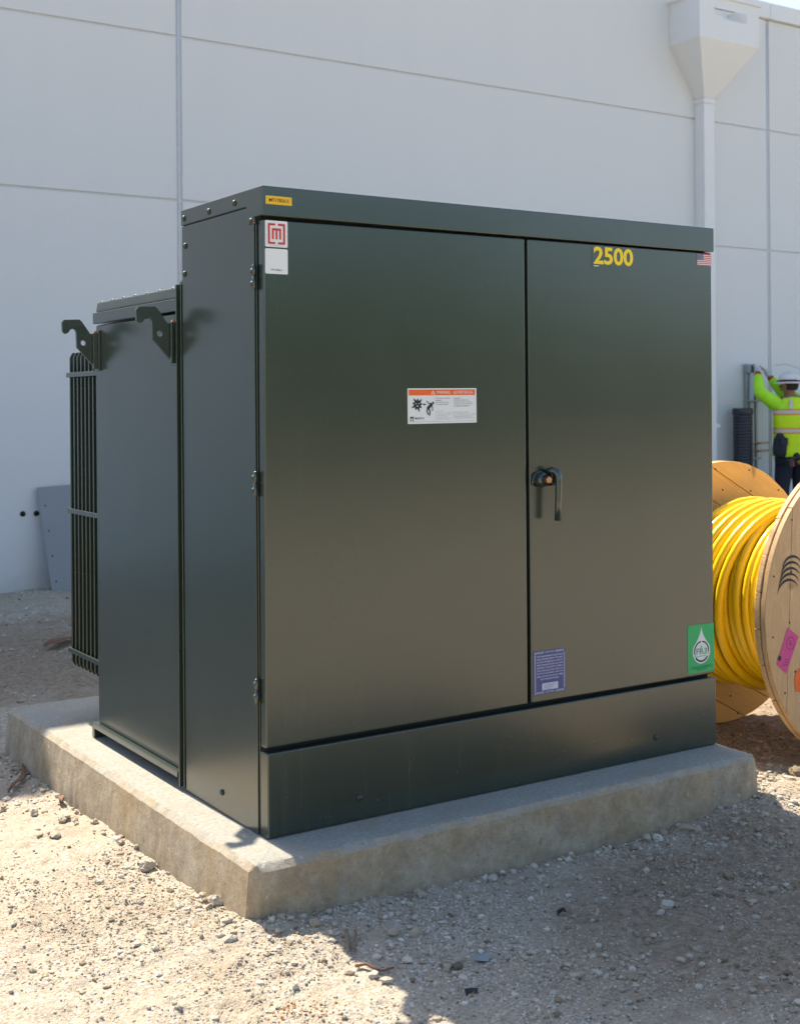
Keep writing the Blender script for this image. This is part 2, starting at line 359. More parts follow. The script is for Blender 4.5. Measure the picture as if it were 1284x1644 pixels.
m = MB(); m.prism([(px0, py0, .029), (px0, WY-.003, .029), (px0, py0-.10, -.16), (px0, py0-.22, -.16)][::1], (px1-px0, 0, 0), WHITE).build('outlet', ds)

# leaning sheet
bs = thing('grey_sheet', (1.9, WY-.1, -.17), 'flat blue-grey metal sheet leaning on the warehouse wall, left of the fins', 'metal sheet')
m = MB(); m.prism([(1.525, WY-.19, -.185), (2.75, WY-.19, -.185), (2.70, WY-.045, .70), (1.455, WY-.045, .642)], (0, .012, .002), BOARDM).build('sheet', bs, .002)
m = MB()
for k in range(8):
    z = -.1+.1*k; t = (z+.185)/.83; m.tube([(1.535-.07*t+.035, WY-.192+.145*t, z), (1.535-.07*t+.035, WY-.184+.145*t, z)], .007, DEEP, 8)
    if k % 2 == 0: m.build('screw_hole', bs)
    m = MB()

# ---------------------------------------------------------------- concrete pad
def make_pad():
    x0, x1, y0, y1 = -.137, 1.93, -.185, 2.17; c = .028
    base = [(x0+c, y0), (x1-.035, y0), (x1-.01, y0+.012), (x1, y0+.04), (x1, y1-c), (x1-c, y1), (x0+c, y1), (x0, y1-c), (x0, y0+c)]
    P = []
    for i in range(len(base)):
        a = np.array(base[i]); b = np.array(base[(i+1) % len(base)]); n = max(1, int(np.hypot(*(b-a))/.012))
        for k in range(n): P.append(a+(b-a)*k/n)
    P = np.array(P); cen = np.array([(x0+x1)/2, (y0+y1)/2]); R = []
    def ring(inset, z, amp, zamp):
        d = np.zeros_like(P); Q = P.copy()
        Q[:, 0] = np.clip(P[:, 0], x0+inset, x1-inset) if inset > 0 else P[:, 0]; Q[:, 1] = np.clip(P[:, 1], y0+inset, y1-inset) if inset > 0 else P[:, 1]
        s = P[:, 0]*3.7+P[:, 1]*5.1
        nn = fbm(P[:, 0]+z*3, P[:, 1]-z*2, 7, 5, .72); n2 = fbm(P[:, 0]+9+z, P[:, 1]+z, 13, 4, .65)
        v = Q-cen; v /= np.linalg.norm(v, axis=1)[:, None]
        Q = Q+v*(nn*amp)[:, None]; zz = z+n2*zamp
        return [Vector((q[0], q[1], k)) for q, k in zip(Q, zz)]
    out = -.012
    def oring(t, z, amp, zamp):     # side faces flare out a little towards the footing
        r = ring(0, z, amp, zamp); k = t*.016
        for v in r:
            if v.x < x0+.05: v.x -= k
            if v.x > x1-.05: v.x += k
            if v.y < y0+.05: v.y -= k*.3
        return r
    L = [oring(1.3, -.34, .002, 0), oring(1, -.17, .005, .0), oring(.6, -.11, .005, 0), oring(.3, -.06, .005, 0), oring(0, -.020, .0035, .003), ring(.018, -.003, .005, .002), ring(.030, .0, .003, .0005), ring(.12, 0, 0, 0)]
    m = MB(); n = len(P); m.rings(L, CONC, True, False, True); m.f.append([len(L)*n-n+j for j in range(n)]); m.mi.append(0); m.sm.append(False)
    o = m.build('concrete_pad'); o.data.set_sharp_from_angle(angle=math.radians(28)); return o
pad = tag(make_pad(), 'low rectangular concrete pad with chamfered stained edges under the green cabinet', 'concrete pad')

# ---------------------------------------------------------------- transformer cabinet
T = thing('transformer', (.95, .7, 0), 'large dark green two-door transformer cabinet standing on the concrete pad', 'transformer')
X1 = 1.903; H = 1.952
m = MB(); m.box((.006, .05, .004), (X1-.004, .585, 1.90), PAINT); body = m.build('cabinet_shell', T, .003)
box('side_panel', (0, .052, .004), (.0058, .583, 1.897), PAINT, T, .0015)
m = MB()                                            # sloping hood with a front apron
m.prism([(-.003, -.007, 1.862), (-.003, -.007, H), (-.003, .585, H), (-.003, .585, 1.899), (-.003, .165, 1.899), (-.003, .10, 1.899), (-.003, .085, 1.842), (-.003, .048, 1.842), (-.003, .048, 1.862)], (X1+.006, 0, 0), PAINT)
hood = m.build('hood', T, .004)
m = MB(); m.box((.012, .03, .25), (X1-.01, .049, 1.90), DEEP).build('door_gap_shade', T)  # near-black sheet that paints the shade in the gaps around the doors
dl = MB().prism([(.002, 0, .271), (.9995, 0, .271), (.9995, 0, 1.8565), (.006, 0, 1.8525)], (0, .036, 0), PAINT).build('door', T, .006, 3)
dr = MB().prism([(1.0135, 0, .271), (1.897, 0, .268), (1.900, 0, 1.858), (1.011, 0, 1.8565)], (0, .036, 0), PAINT).build('door', T, .006, 3)
sill = box('sill_panel', (.004, -.006, .003), (X1-.002, .046, .257), PAINT, T, .005)
for x, z in ((.321, .073), (1.585, .074)): MB().dome((x, -.006, z), (0, -1, 0), .011, .007, BOLTM, 12).build('bolt', sill)
def side_bolt(y, z, r=.0105): return MB().dome((-.0005 if z < 1.895 else -.003, y, z), (-1, 0, 0), r, .007, BOLTM, 12).build('bolt', T)
for y, z in ((.558, 1.922), (.362, 1.920), (.176, 1.922), (.066, 1.853), (.555, 1.83), (.562, 1.737), (.302, .068)): side_bolt(y, z)
for zc in (1.683, 1.06, .437):
    hg = MB(); hg.box((-.004, .046, zc-.036), (0, .062, zc+.036), PAINT); h = hg.build('hinge', T, .001)
    MB().tube([(-.006, .041, zc-.038), (-.006, .041, zc+.002)], .0062, PAINT, 10).tube([(-.006, .041, zc+.004), (-.006, .041, zc+.038)], .0062, PAINT, 10).build('hinge_pin', h)
    for dz in (-.02, .018): MB().dome((-.004, .056, zc+dz), (-1, 0, 0), .009, .007, BOLTM, 10).build('rivet', h)
box('rust_spot', (-.0045, .040, 1.842), (-.0008, .047, 1.848), RUST, T)
# lift edge strip between cabinet and tank
box('flange_strip', (-.004, .5875, .012), (.010, .594, 1.705), PAINT, T, .001)
box('flange_strip', (-.012, .608, .012), (.010, .615, 1.705), PAINT, T, .001)
# tank
tank = box('tank', (.006, .606, .060), (X1-.02, 1.43, 1.612), PAINT, T, .006)
lid = MB().prism([(-.004, .624, 1.617), (-.004, 1.437, 1.617), (-.004, 1.437, 1.660), (-.004, .624, 1.660)], (X1-.01, 0, 0), PAINT).build('tank_lid', T, .003)
MB().prism([(.004, .622, 1.6615), (.004, 1.43, 1.6615), (.010, 1.424, 1.702), (.010, .622, 1.702)], (X1-.03, 0, 0), PAINT).build('lid_plate', T, .008, 3)
for k in range(7): MB().dome((.020, .70+.115*k, 1.701), (0, 0, 1), .009, .0045, BOLTM, 10).build('lid_bolt', lid)
MB().tube([(.10, .80+.035*math.cos(a), 1.70+.036*math.sin(a)) for a in [PI*i/10 for i in range(11)]], .007, PAINT, 8).build('lifting_eye', T)
m = MB(); m.box((-.014, .624, .040), (.05, 1.452, .060), PAINT); m.box((-.012, 1.43, .002), (.05, 1.455, .040), PAINT); m.build('base_rail', T, .002)
box('base_channel', (.30, .66, .002), (X1-.3, 1.40, .059), PAINT, T)
# lifting hooks
prof = [(-.140, 1.618), (-.132, 1.628), (-.072, 1.631), (-.062, 1.622), (-.030, 1.577), (-.004, 1.575), (-.004, 1.447), (-.014, 1.449), (-.082, 1.524), (-.084, 1.583), (-.090, 1.592), (-.100, 1.595), (-.110, 1.589), (-.116, 1.579), (-.127, 1.574), (-.138, 1.582)]
hc = (-.057, 1.541); hr = .0105
up = [hc[0]+0, hc[1]]; Lx, Rx = -.0826, -.004
arcU = [(hc[0]+hr*math.cos(a), hc[1]+hr*math.sin(a)) for a in [PI*i/8 for i in range(9)]]; arcD = [(hc[0]+hr*math.cos(a), hc[1]+hr*math.sin(a)) for a in [PI+PI*i/8 for i in range(9)]]
upper = prof[9:]+prof[:6]+[(Rx, hc[1])]+arcU+[(Lx, hc[1])]
lower = [(Rx, hc[1])]+prof[6:9]+[(Lx, hc[1])]+arcD
def hook(y):
    m = MB(); m.prism([(x, y-.007, z) for x, z in upper], (0, .014, 0), PAINT); m.prism([(x, y-.007, z) for x, z in lower], (0, .014, 0), PAINT); h = m.build('lifting_hook', T, 0)
    b = MB(); b.box((-.022, y-.022, 1.440), (-.004, y-.009, 1.580), PAINT); b.box((-.004, y-.026, 1.434), (.0058, y+.022, 1.590), PAINT); b.build('bracket', h, .002)
    MB().tube([(-.013, y-.024, 1.582), (-.013, y-.008, 1.582)], .0045, RUST, 8).build('weld_bead', h)
hook(.650); hook(1.400)
# radiator fins (vertical plates behind the tank)
rad = MB().tube([(.25, 1.43, 1.42), (.25, 1.93, 1.42)], .03, PAINT, 12).build('radiator', T)
for x, z in ((.25, .30), (1.6, 1.42), (1.6, .30)): MB().tube([(x, 1.43, z), (x, 1.93, z)], .03, PAINT, 12).build('header_pipe', rad)
fin0 = None
for k in range(9):
    y = 1.50+.053*k
    if fin0 is None:
        m = MB(); m.prism([(.050, y-.002, 1.50), (.062, y-.002, 1.522), (1.80, y-.002, 1.522), (1.80, y-.002, .205), (.062, y-.002, .205), (.050, y-.002, .225)], (0, .011, 0), PAINT)
        fin0 = m.build('radiator_fin', rad, .003)
    else:
        o = fin0.copy(); C.objects.link(o); o.parent = rad; o.location = fin0.location+Vector((0, .0455*k, 0))
for z in (1.418, .848, .262):
    box('tie_bar', (.041, 1.47, z), (.049, 1.888, z+.02), PAINT, rad, .002)

# lock and handle on the right-hand door
L_ = MB(); hood_pts = []
for i in range(9):
    a = PI*i/8; hood_pts.append((1.052-.036*math.cos(a), 1.022+.042*math.sin(a)))
L_.prism([(x, .0, z) for x, z in hood_pts], (0, -.008, 0), PAINT); lock = L_.build('lock_housing', dr, .003)
m = MB(); R = []
for q, r_ in ((0, .027), (.012, .027), (.024, .023), (.028, .0195)): R.append([Vector((1.055+r_*math.cos(a), -.007-q, 1.034+r_*math.sin(a))) for a in [2*PI*j/18 for j in range(18)]])
m.rings(R[:4], PAINT, True, False); m.rings([R[3], [Vector((1.055+.0185*math.cos(a), -.018, 1.034+.0185*math.sin(a))) for a in [2*PI*j/18 for j in range(18)]]], DEEP, True, True)
m.build('lock_cup', dr)
m = MB(); m.prism([(1.060+.0140*math.cos(a), -.018, 1.035+.0140*math.sin(a)) for a in [PI/2+2*PI*j/5 for j in range(5)]], (0, -.030, 0), BRASS); m.build('lock_bolt', dr, .003)
hx = 1.095
m = MB(); m.box((1.04, -.030, 1.012), (1.10, -.006, 1.018), PAINT); m.prism([(1.082, -.004, 1.018), (1.104, -.004, 1.018), (1.107, -.004, 1.068), (1.080, -.004, 1.068)], (0, -.030, 0), PAINT); m.build('handle_boss', dr, .004)
pp = [(hx-.018, -.012, 1.060), (hx-.010, -.030, 1.066), (hx-.002, -.044, 1.062), (hx+.002, -.050, 1.048), (hx+.002, -.051, 1.02), (hx, -.051, .96), (hx-.003, -.051, .895)]
MB().tube(pp, [.011, .013, .013, .0125, .012, .0115, .0115], PAINT, 12).build('handle', dr)

# ---------------------------------------------------------------- stickers (flat print on the doors)
def text_polys(body, x0, x1, z0, z1, weight=0.0, shear=0):
    cu = bpy.data.curves.new('t', 'FONT'); cu.body = body; cu.size = 1; cu.offset = weight; cu.shear = shear; cu.fill_mode = 'FRONT'; cu.resolution_u = 3
    o = bpy.data.objects.new('t', cu); C.objects.link(o); dg = bpy.context.evaluated_depsgraph_get(); me = bpy.data.meshes.new_from_object(o.evaluated_get(dg))
    V = [(v.co.x, v.co.y) for v in me.vertices]; F = [list(p.vertices) for p in me.polygons]
    bpy.data.objects.remove(o); bpy.data.curves.remove(cu); bpy.data.meshes.remove(me)
    if not V: return [], []
    xs = [v[0] for v in V]; ys = [v[1] for v in V]; ax, bx, ay, by = min(xs), max(xs), min(ys), max(ys)
    return [(x0+(v[0]-ax)/(bx-ax)*(x1-x0), z0+(v[1]-ay)/max(1e-6, by-ay)*(z1-z0)) for v in V], F
class Sticker:
    def __init__(s, y=-.0012, rot=0, pivot=(0, 0), step=.0006): s.m = MB(); s.y = y; s.rot = rot; s.p = pivot; s.step = step
    def pt(s, x, z, lay):
        c, q = math.cos(s.rot), math.sin(s.rot); dx, dz = x-s.p[0], z-s.p[1]
        return (s.p[0]+dx*c-dz*q, s.y-s.step*lay, s.p[1]+dx*q+dz*c)
    def poly(s, pts, mat, lay=1): s.m.add([s.pt(x, z, lay) for x, z in pts], [list(range(len(pts)))], mat); return s
    def rect(s, x0, x1, z0, z1, mat, lay=1): return s.poly([(x0, z0), (x1, z0), (x1, z1), (x0, z1)], mat, lay)
    def text(s, body, x0, x1, z0, z1, mat, lay=2, w=0.0, rotp=None):
        V, F = text_polys(body, x0, x1, z0, z1, w)
        if rotp: V = [rotp(*v) for v in V]
        s.m.add([s.pt(x, z, lay) for x, z in V], F, mat); return s
    def base(s, x0, x1, z0, z1, mat, r=.004):
        pts = []
        for cx, cz, a0 in ((x1-r, z1-r, 0), (x0+r, z1-r, PI/2), (x0+r, z0+r, PI), (x1-r, z0+r, 1.5*PI)):
            for k in range(4): a = a0+PI/6*k; pts.append((cx+r*math.cos(a), cz+r*math.sin(a)))
        P = [s.pt(x, z, 0) for x, z in pts]; s.m.prism(P, (0, abs(s.y)*.8, 0), mat); return s
    def build(s, name, parent): return s.m.build(name, parent, recalc=False)
# serial tag on the hood
s = Sticker(-.0084); s.base(.010, .098, 1.897, 1.922, YTAG, .001); s.text('MT17826-S', .021, .087, 1.9045, 1.9145, PRINTK, 2, .004); s.build('serial_tag', hood)
# emblem sticker
s = Sticker(rot=0.0); s.base(.011, .0865, 1.7705, 1.8495, PRINTW); a, b, c, d = .020, .0775, 1.779, 1.841; t = .0062; mx = (a+b)/2; gp = .0045
for q in ((a, a+t, c, d), (b-t, b, c, d), (a+t, mx-gp, d-t, d), (mx+gp, b-t, d-t, d), (a+t, mx-gp, c, c+t), (mx+gp, b-t, c, c+t)): s.rect(*q, RED, 2)
e0, e1, f0, f1 = a+.0135, b-.0135, c+.0145, d-.0145
for q in ((e0, e1, f1-.0065, f1), (e0, e0+.0058, f0, f1-.0065), (mx-.0029, mx+.0029, f0, f1-.0065), (e1-.0058, e1, f0, f1-.0065)): s.rect(*q, RED, 2)
s.rect(a+.008, b-.008, 1.7745, 1.7752, GREYPR, 2); s.build('emblem_sticker', dl)
s = Sticker(); s.base(.0105, .0865, 1.690, 1.7655, PRINTW); s.text('MT17826-S', .030, .067, 1.699, 1.7045, PRINTK, 2); s.build('blank_id_sticker', dl)
# warning label
x0, x1, z0, z1 = .516, .789, 1.2325, 1.3465; s = Sticker(rot=.004, pivot=(x0, z0)); s.base(x0, x1, z0, z1, PRINTW, .002)
s.rect(x0+.004, x1-.006, z1-.0225, z1-.004, ORANGE, 1)
s.text('WARNING', x0+.112, x0+.166, z1-.0178, z1-.0085, PRINTW, 3, .008); s.text('ADVERTENCIA', x0+.179, x0+.257, z1-.0178, z1-.0085, PRINTW, 3, .008)
s.poly([(x0+.090, z1-.0195), (x0+.106, z1-.0195), (x0+.098, z1-.0065)], PRINTW, 2); s.poly([(x0+.0945, z1-.018), (x0+.1015, z1-.018), (x0+.098, z1-.011)], ORANGE, 3)
rr = random.Random(3)
lines1 = ['Hazardous voltage', 'inside.', 'Can shock, burn,', 'or cause death.']; lines2 = ['Contiene', 'voltaje peligroso.', 'Puede producir choques', 'electricos, quemaduras,', 'o causar la muerte.']
lines3 = ['Keep out!', 'If open or unlocked,', 'immediately call', 'electric power', 'and light company.']; lines4 = ['Mantengase alejado.', 'Si esta abierto o sin seguro,', 'llame de inmediato a la', 'compania de electricidad.']
for L, xx, zz in ((lines1, x0+.108, z1-.031), (lines2, x0+.179, z1-.031), (lines3, x0+.108, z1-.073), (lines4, x0+.179, z1-.077)):
    for i, ln in enumerate(L): s.text(ln, xx, xx+.0034*len(ln), zz-.0063*i-.0036, zz-.0063*i, PRINTK if zz > z1-.05 else GREYPR, 2)
def star(cx, cz, R, r, n, ph=0, mat=PRINTK, lay=2):
    P = []
    for k in range(n):
        a = ph+2*PI*k/n; Rk = R*(1 if k % 2 else .78); P += [(cx+Rk*math.cos(a), cz+Rk*math.sin(a)), (cx+r*math.cos(a+PI/n), cz+r*math.sin(a+PI/n))]
    for k in range(0, len(P), 2): s.poly([(cx, cz), P[k-1], P[k], P[k+1]], mat, lay)
star(x0+.037, z0+.062, .026, .013, 9, .1)
s.rect(x0+.033, x0+.040, z0+.056, z0+.0585, PRINTW, 3); s.poly([(x0+.029, z0+.067), (x0+.035, z0+.064), (x0+.029, z0+.064)], PRINTW, 3); s.poly([(x0+.045, z0+.067), (x0+.039, z0+.064), (x0+.045, z0+.064)], PRINTW, 3)
s.poly([(x0+.060, z0+.0585), (x0+.060, z0+.0655), (x0+.073, z0+.062)], PRINTK, 2)
def limb(pts, w):
    for (ax, az), (bx, bz) in zip(pts[:-1], pts[1:]):
        dx, dz = bx-ax, bz-az; l = math.hypot(dx, dz); nx, nz = -dz/l*w/2, dx/l*w/2
        s.poly([(x0+ax+nx, z0+az+nz), (x0+ax-nx, z0+az-nz), (x0+bx-nx, z0+bz-nz), (x0+bx+nx, z0+bz+nz)], PRINTK, 2)
s.poly([(x0+.098+.0042*math.cos(a), z0+.0665+.0042*math.sin(a)) for a in [2*PI*i/10 for i in range(10)]], PRINTK, 2)
limb([(.094, .064), (.076, .048)], .010); limb([(.076, .049), (.074, .040), (.080, .028)], .004); limb([(.080, .049), (.086, .040), (.084, .026)], .004)
limb([(.090, .065), (.080, .066), (.073, .073)], .003); limb([(.093, .058), (.096, .050), (.095, .041)], .003)
s.rect(x0+.0095, x0+.012, z0+.008, z0+.024, PRINTK, 2); s.rect(x0+.0185, x0+.021, z0+.008, z0+.024, PRINTK, 2); s.rect(x0+.012, x0+.0185, z0+.018, z0+.022, PRINTK, 2)
s.text('MADDOX', x0+.027, x0+.063, z0+.0145, z0+.0205, PRINTK, 2, .005); s.rect(x0+.006, x1-.006, z0+.006, z0+.0066, GREYPR, 2)
s.build('warning_label', dl)
# power rating
s = Sticker(); s.base(1.300, 1.502, 1.776, 1.853, PAINT, .002); s.text('2500', 1.306, 1.495, 1.786, 1.849, YNUM, 2, .03); s.rect(1.306, 1.330, 1.7785, 1.7815, PRINTW, 2); s.build('rating_number', dr)
# flag
x0, x1, z0, z1 = 1.822, 1.8945, 1.808, 1.8525; s = Sticker(); s.base(x0, x1, z0, z1, PRINTW, .0008); hgt = (z1-z0)/13
for k in range(0, 13, 2): s.rect(x0, x1, z0+hgt*k, z0+hgt*(k+1), RED, 1)
s.rect(x0, x0+.031, z1-hgt*7, z1, NAVY, 2)
for r_ in range(5):
    for c_ in range(6): s.rect(x0+.003+.0047*c_, x0+.0045+.0047*c_, z1-.0035-.0044*r_-.0012, z1-.0035-.0044*r_, PRINTW, 3)
s.build('flag_sticker', dr)
# certificate
x0, x1, z0, z1 = 1.022, 1.163, .298, .447; s = Sticker(); s.base(x0, x1, z0, z1, PURP, .002)
def hatch(ax, bx, az, bz, horiz):
    n = int(((bx-ax) if horiz else (bz-az))/.0062)
    for k in range(n):
        if horiz: u = ax+(bx-ax)*k/n; s.poly([(u, az), (u+.0034, az), (u+.0062, bz), (u+.0028, bz)], LILAC, 2)
        else: u = az+(bz-az)*k/n; s.poly([(ax, u), (bx, u+.0030), (bx, u+.0062), (ax, u+.0032)], LILAC, 2)
for za, zb in ((z1-.0095, z1-.003), (z0+.003, z0+.0095)):
    hatch(x0+.003, x0+.045, za, zb, True); hatch(x1-.045, x1-.007, za, zb, True); s.text('CERTIFIED', x0+.050, x0+.091, za+.001, zb-.0006, LILAC, 2, .01)
hatch(x0+.003, x0+.009, z0+.012, z1-.012, False); hatch(x1-.009, x1-.003, z0+.012, z1-.012, False)
words = ['THIS TRANSFORMER IS FILLED WITH', 'FLUID CERTIFIED BELOW THE LIMIT', 'OF PARTS PER MILLION OF PCB AT', 'TIME OF MANUFACTURE. ALL UNITS', 'ARE TESTED AND FOUND TO COMPLY', 'WITH THE RULES THAT APPLY TO', 'ELECTRICAL EQUIPMENT. KEEP THIS', 'LABEL ON THE UNIT AT ALL TIMES', 'FOR ITS WHOLE SERVICE PERIOD']
for k, wd in enumerate(words):
    zz = z1-.0165-.0098*k; ins = .013 if k < 8 else .03; s.text(wd, x0+ins, x1-ins, zz-.0056, zz, LILAC, 2, .015)
s.rect(x0+.036, x1-.034, z0+.013, z0+.037, LILAC, 2)
for k in range(3): s.text(['NATURAL ESTER', 'DIELECTRIC', 'FLUID UNIT'][k], x0+.046, x1-.044-.01*k, z0+.0285-.007*k, z0+.0325-.007*k, PURP, 3)
s.build('certificate_label', dr)
# green drop label
x0, x1, z0, z1 = 1.757, 1.8955, .282, .461; s = Sticker(); s.base(x0, x1, z0, z1, GREEN, .001); cx, cz, r = x0+.071, z0+.078, .046
P = [(cx, cz+.094)]
for k in range(1, 7): t = k/7; P.append((cx-.037*t**1.7, cz+.094-.070*t))
for k in range(19): a = math.radians(148+k*(244/18)); P.append((cx+r*math.cos(a), cz+r*math.sin(a)))
for k in range(6, 0, -1): t = k/7; P.append((cx+.037*t**1.7, cz+.094-.070*t))
s.poly(P, PRINTW, 1)
def arc(r0, r1, a0, a1, mat, lay):
    n = 14
    for k in range(n):
        a = math.radians(a0+(a1-a0)*k/n); b = math.radians(a0+(a1-a0)*(k+1)/n)
        s.poly([(cx+r0*math.cos(a), cz+r0*math.sin(a)), (cx+r1*math.cos(a), cz+r1*math.sin(a)), (cx+r1*math.cos(b), cz+r1*math.sin(b)), (cx+r0*math.cos(b), cz+r0*math.sin(b))], mat, lay)
arc(.034, .0395, -5, 84, PRINTK, 2); arc(.034, .0395, 96, 195, PRINTK, 2); arc(.034, .0405, 215, 325, PRINTK, 2); arc(.0365, .0385, 196, 214, GREEN, 2); arc(.0365, .0385, 326, 354, GREEN, 2)
s.text('FR3', cx-.028, cx+.028, cz-.011, cz+.012, GREEN, 3, .015); s.rect(cx-.028, cx+.022, cz-.0185, cz-.0165, GREEN, 3); s.poly([(cx-.004, cz+.014), (cx, cz+.024), (cx+.003, cz+.014)], GREEN, 3)
for k, (a, b) in enumerate(((.018, .120), (.014, .128), (.045, .098))): s.rect(x0+a, x0+b, z0+.021-.0055*k, z0+.0228-.0055*k, plain('dark_green_print', (0, .12, .04)) if k == 0 else bpy.data.materials['dark_green_print'], 2)
s.build('drop_label', dr)

# ---------------------------------------------------------------- cable reel
RX, RZ, RR = 2.785, .448, .640
reel = thing('cable_reel', (RX, .36, RZ-RR), 'wooden cable reel with two round plank flanges beside the concrete pad', 'cable reel')
def disc_boards(y0, y1, ang, bw, mat, parent, R=RR):
    n = int(math.ceil(2*R/bw)); ca, sa = math.cos(ang), math.sin(ang)
    for i in range(n):
        a = -R+2*R*i/n+.0011; b = -R+2*R*(i+1)/n-.0011; pts = []
        for k in range(9): u = a+(b-a)*k/8; pts.append((u, math.sqrt(max(0, R*R-u*u))))
        for k in range(9): u = b+(a-b)*k/8; pts.append((u, -math.sqrt(max(0, R*R-u*u))))
        jit = rr.uniform(-.0012, .0012)
        P = [Vector((u, 0, v)) for u, v in pts]
        o = MB().prism(P, (0, y1-y0, 0), mat).build('board', None, .0022, 1)
        o.parent = parent; o.location = (0, jit, 0); o.rotation_euler = (0, ang, 0)
def flange(y, ang_near, ang_back, mat, RR, RZ):
    f = MB().tube([(RX, y+.022, RZ), (RX, y+.034, RZ)], RR*.96, mat, 48).build('flange', reel)
    f.location = (0, 0, 0)
    me = f.data
    for v in me.vertices: v.co -= Vector((RX, y, RZ))
    f.location = Vector((RX, y, RZ))-reel.location
    disc_boards(0, .024, ang_near, .150, mat, f, RR); 
    for o in [c for c in f.children]: pass
    k0 = len(f.children); disc_boards(0, .024, ang_back, .150, mat, f, RR)
    for o in list(f.children)[k0:]: o.location.y += .030
    nails = MB()
    for i in range(16):
        for r_ in (.955, .80, .40):
            a = i/16*2*PI+r_*3; q = RR*(r_+rr.uniform(-.02, .02)); nails.tube([(q*math.cos(a), -.002, q*math.sin(a)), (q*math.cos(a), .001, q*math.sin(a))], .0042, DARK, 6)
    o = nails.build('nail_head', None); o.parent = f; o['kind'] = 'stuff'
    return f
fn = flange(-.03, math.radians(3), math.radians(93), WOODA, .640, .448)
ff = flange(.755, math.radians(-62), math.radians(28), WOODB, .606, .412)
MB().tube([(RX, .02, RZ), (RX, .76, RZ)], .27, WOODB, 32).build('drum', reel)
# prints on the near flange
s = Sticker(-.0325, step=.0004)
for k in range(5):
    zc = .665-.0235*k; xc = 2.302-.006*k
    outer_, inner_ = [], []
    for i in range(15):
        a = math.radians(12+156*i/14+10); ro = .058+.001*k; th = .0085*math.sin(PI*i/14)+.0008
        outer_.append((xc+ro*math.cos(a), zc-.030+ro*.95*math.sin(a))); inner_.append((xc+(ro-th)*math.cos(a), zc-.030+(ro-th*1.2)*.95*math.sin(a)))
    for i in range(14): s.poly([outer_[i], outer_[i+1], inner_[i+1], inner_[i]], PRINTK, 1)
s.build('arc_logo', fn)
s = Sticker(-.0325, step=.0004)
s.text('ENCORE WIRE', 0, .98, 0, .105, PRINTK, 1, .03, rotp=lambda u, v: (2.462-v, .235+u*.62)); s.build('stencil_lettering', fn)
s = Sticker(-.0325); s.poly([(2.274, .408), (2.336, .366), (2.262, .228), (2.206, .272)][::-1], PINK, 0)
s.poly([(2.222, .306), (2.236, .296), (2.226, .280), (2.212, .290)], PRINTK, 1)
for k in range(3): s.rect(2.238+.008*k, 2.272+.006*k, .262+.010*k, .2645+.010*k, PINKD, 1)
for k in range(16):
    a = 2*PI*k/16; b = 2*PI*(k+1)/16; s.poly([(2.288+.024*math.cos(q)*f, .345+.026*math.sin(q)*f) for q, f in ((a, 1), (b, 1), (b, .88), (a, .88))], PINKD, 1)
s.text('6', 2.280, 2.296, .335, .357, PINKD, 1); s.build('diamond_label', fn)
s = Sticker(-.0325); s.poly([(2.318, .150), (2.31, .20), (2.325, .236), (2.42, .242), (2.43, .14)], ORANGE, 0); s.build('orange_tape', fn)
# cable
def coil():
    m = MB(); rc = .0195; path = []; RZ = .435
    y0, y1 = .050, .735; turns = 13
    N = 40
    def seg(r, ya, yb, n, wob=0, ph=0):
        for i in range(n*N):
            t = i/(n*N); a = -2*PI*n*t
            w = wob*math.sin(a+ph)+ .006*math.sin(a*.37+ph)
            rr_ = r+.004*math.sin(a*.61)+.003*math.sin(a*1.7+ph)
            path.append((RX+rr_*math.cos(a), ya+(yb-ya)*t+w, RZ+rr_*math.sin(a)))
    seg(.305, y0, y1, 17); seg(.342, y1, y0, 17, .003, .5)
    m.tube(path, rc, YEL, 10); path.clear()
    seg(.377, .055, .40, 9, .002, 1.0); seg(.377, .405, .70, 7, .014, 2.4); m.tube(path, rc, YEL, 10); path.clear()
    seg(.408, .68, .36, 6, .055, 3.9); m.tube(path, rc, YEL, 10)
    return m.build('yellow_cable', None)
tag(coil(), 'thick bright yellow electrical cable wound between the two reel flanges', 'cable')

# ---------------------------------------------------------------- wall services by the worker
jb = thing('junction_box', (9.61, 6.74, 1.60), 'small open grey junction box that the worker reaches into on the wall', 'electrical box')
m = MB(); t = .008; a, b, c, d, e, f = 9.655, 9.80, 6.765, 6.822, 1.615, 1.712
m.box((a, c, e), (a+t, d, f), CONDUIT).box((b-t, c, e), (b, d, f), CONDUIT).box((a+t, c, e), (b-t, d, e+t), CONDUIT).box((a+t, c, f-t), (b-t, d, f), CONDUIT).box((a+t, d-t, e+t), (b-t, d, f-t), DEEP).build('box_shell', jb)
box('box_lip', (a+t, c-.002, e+t), (a+.07, c+.004, f-t), CONDUIT, jb)
cd = thing('conduit_riser', (9.60, 6.78, -.17), 'pale conduit between two steel channels rising to the junction box', 'conduit')
MB().tube([(9.745, 6.785, -.19), (9.745, 6.785, 1.61)], .032, PVC, 14).build('pipe', cd)
for x in (9.675, 9.835): box('channel', (x-.014, 6.78, .02), (x+.014, 6.822, 1.61), GALV, cd, .002)
for z in (1.28, .62): box('clamp', (9.655, 6.744, z), (9.87, 6.778, z+.025), GALV, cd, .002)
cp = thing('corrugated_pipe', (9.51, 6.60, -.17), 'upright black ribbed drain pipe standing against the wall beside the worker', 'drain pipe')
R = []; z = -.2; k = 0
while z < 1.14:
    for dz, r_ in ((0, .119), (.008, .127), (.018, .127), (.026, .119)): R.append([Vector((9.415+r_*.88*math.cos(q), 6.615+r_*.88*math.sin(q), z+dz)) for q in [2*PI*j/28 for j in range(28)]])
    z += .036
MB().rings(R, PIPE, True, False).build('pipe', cp)
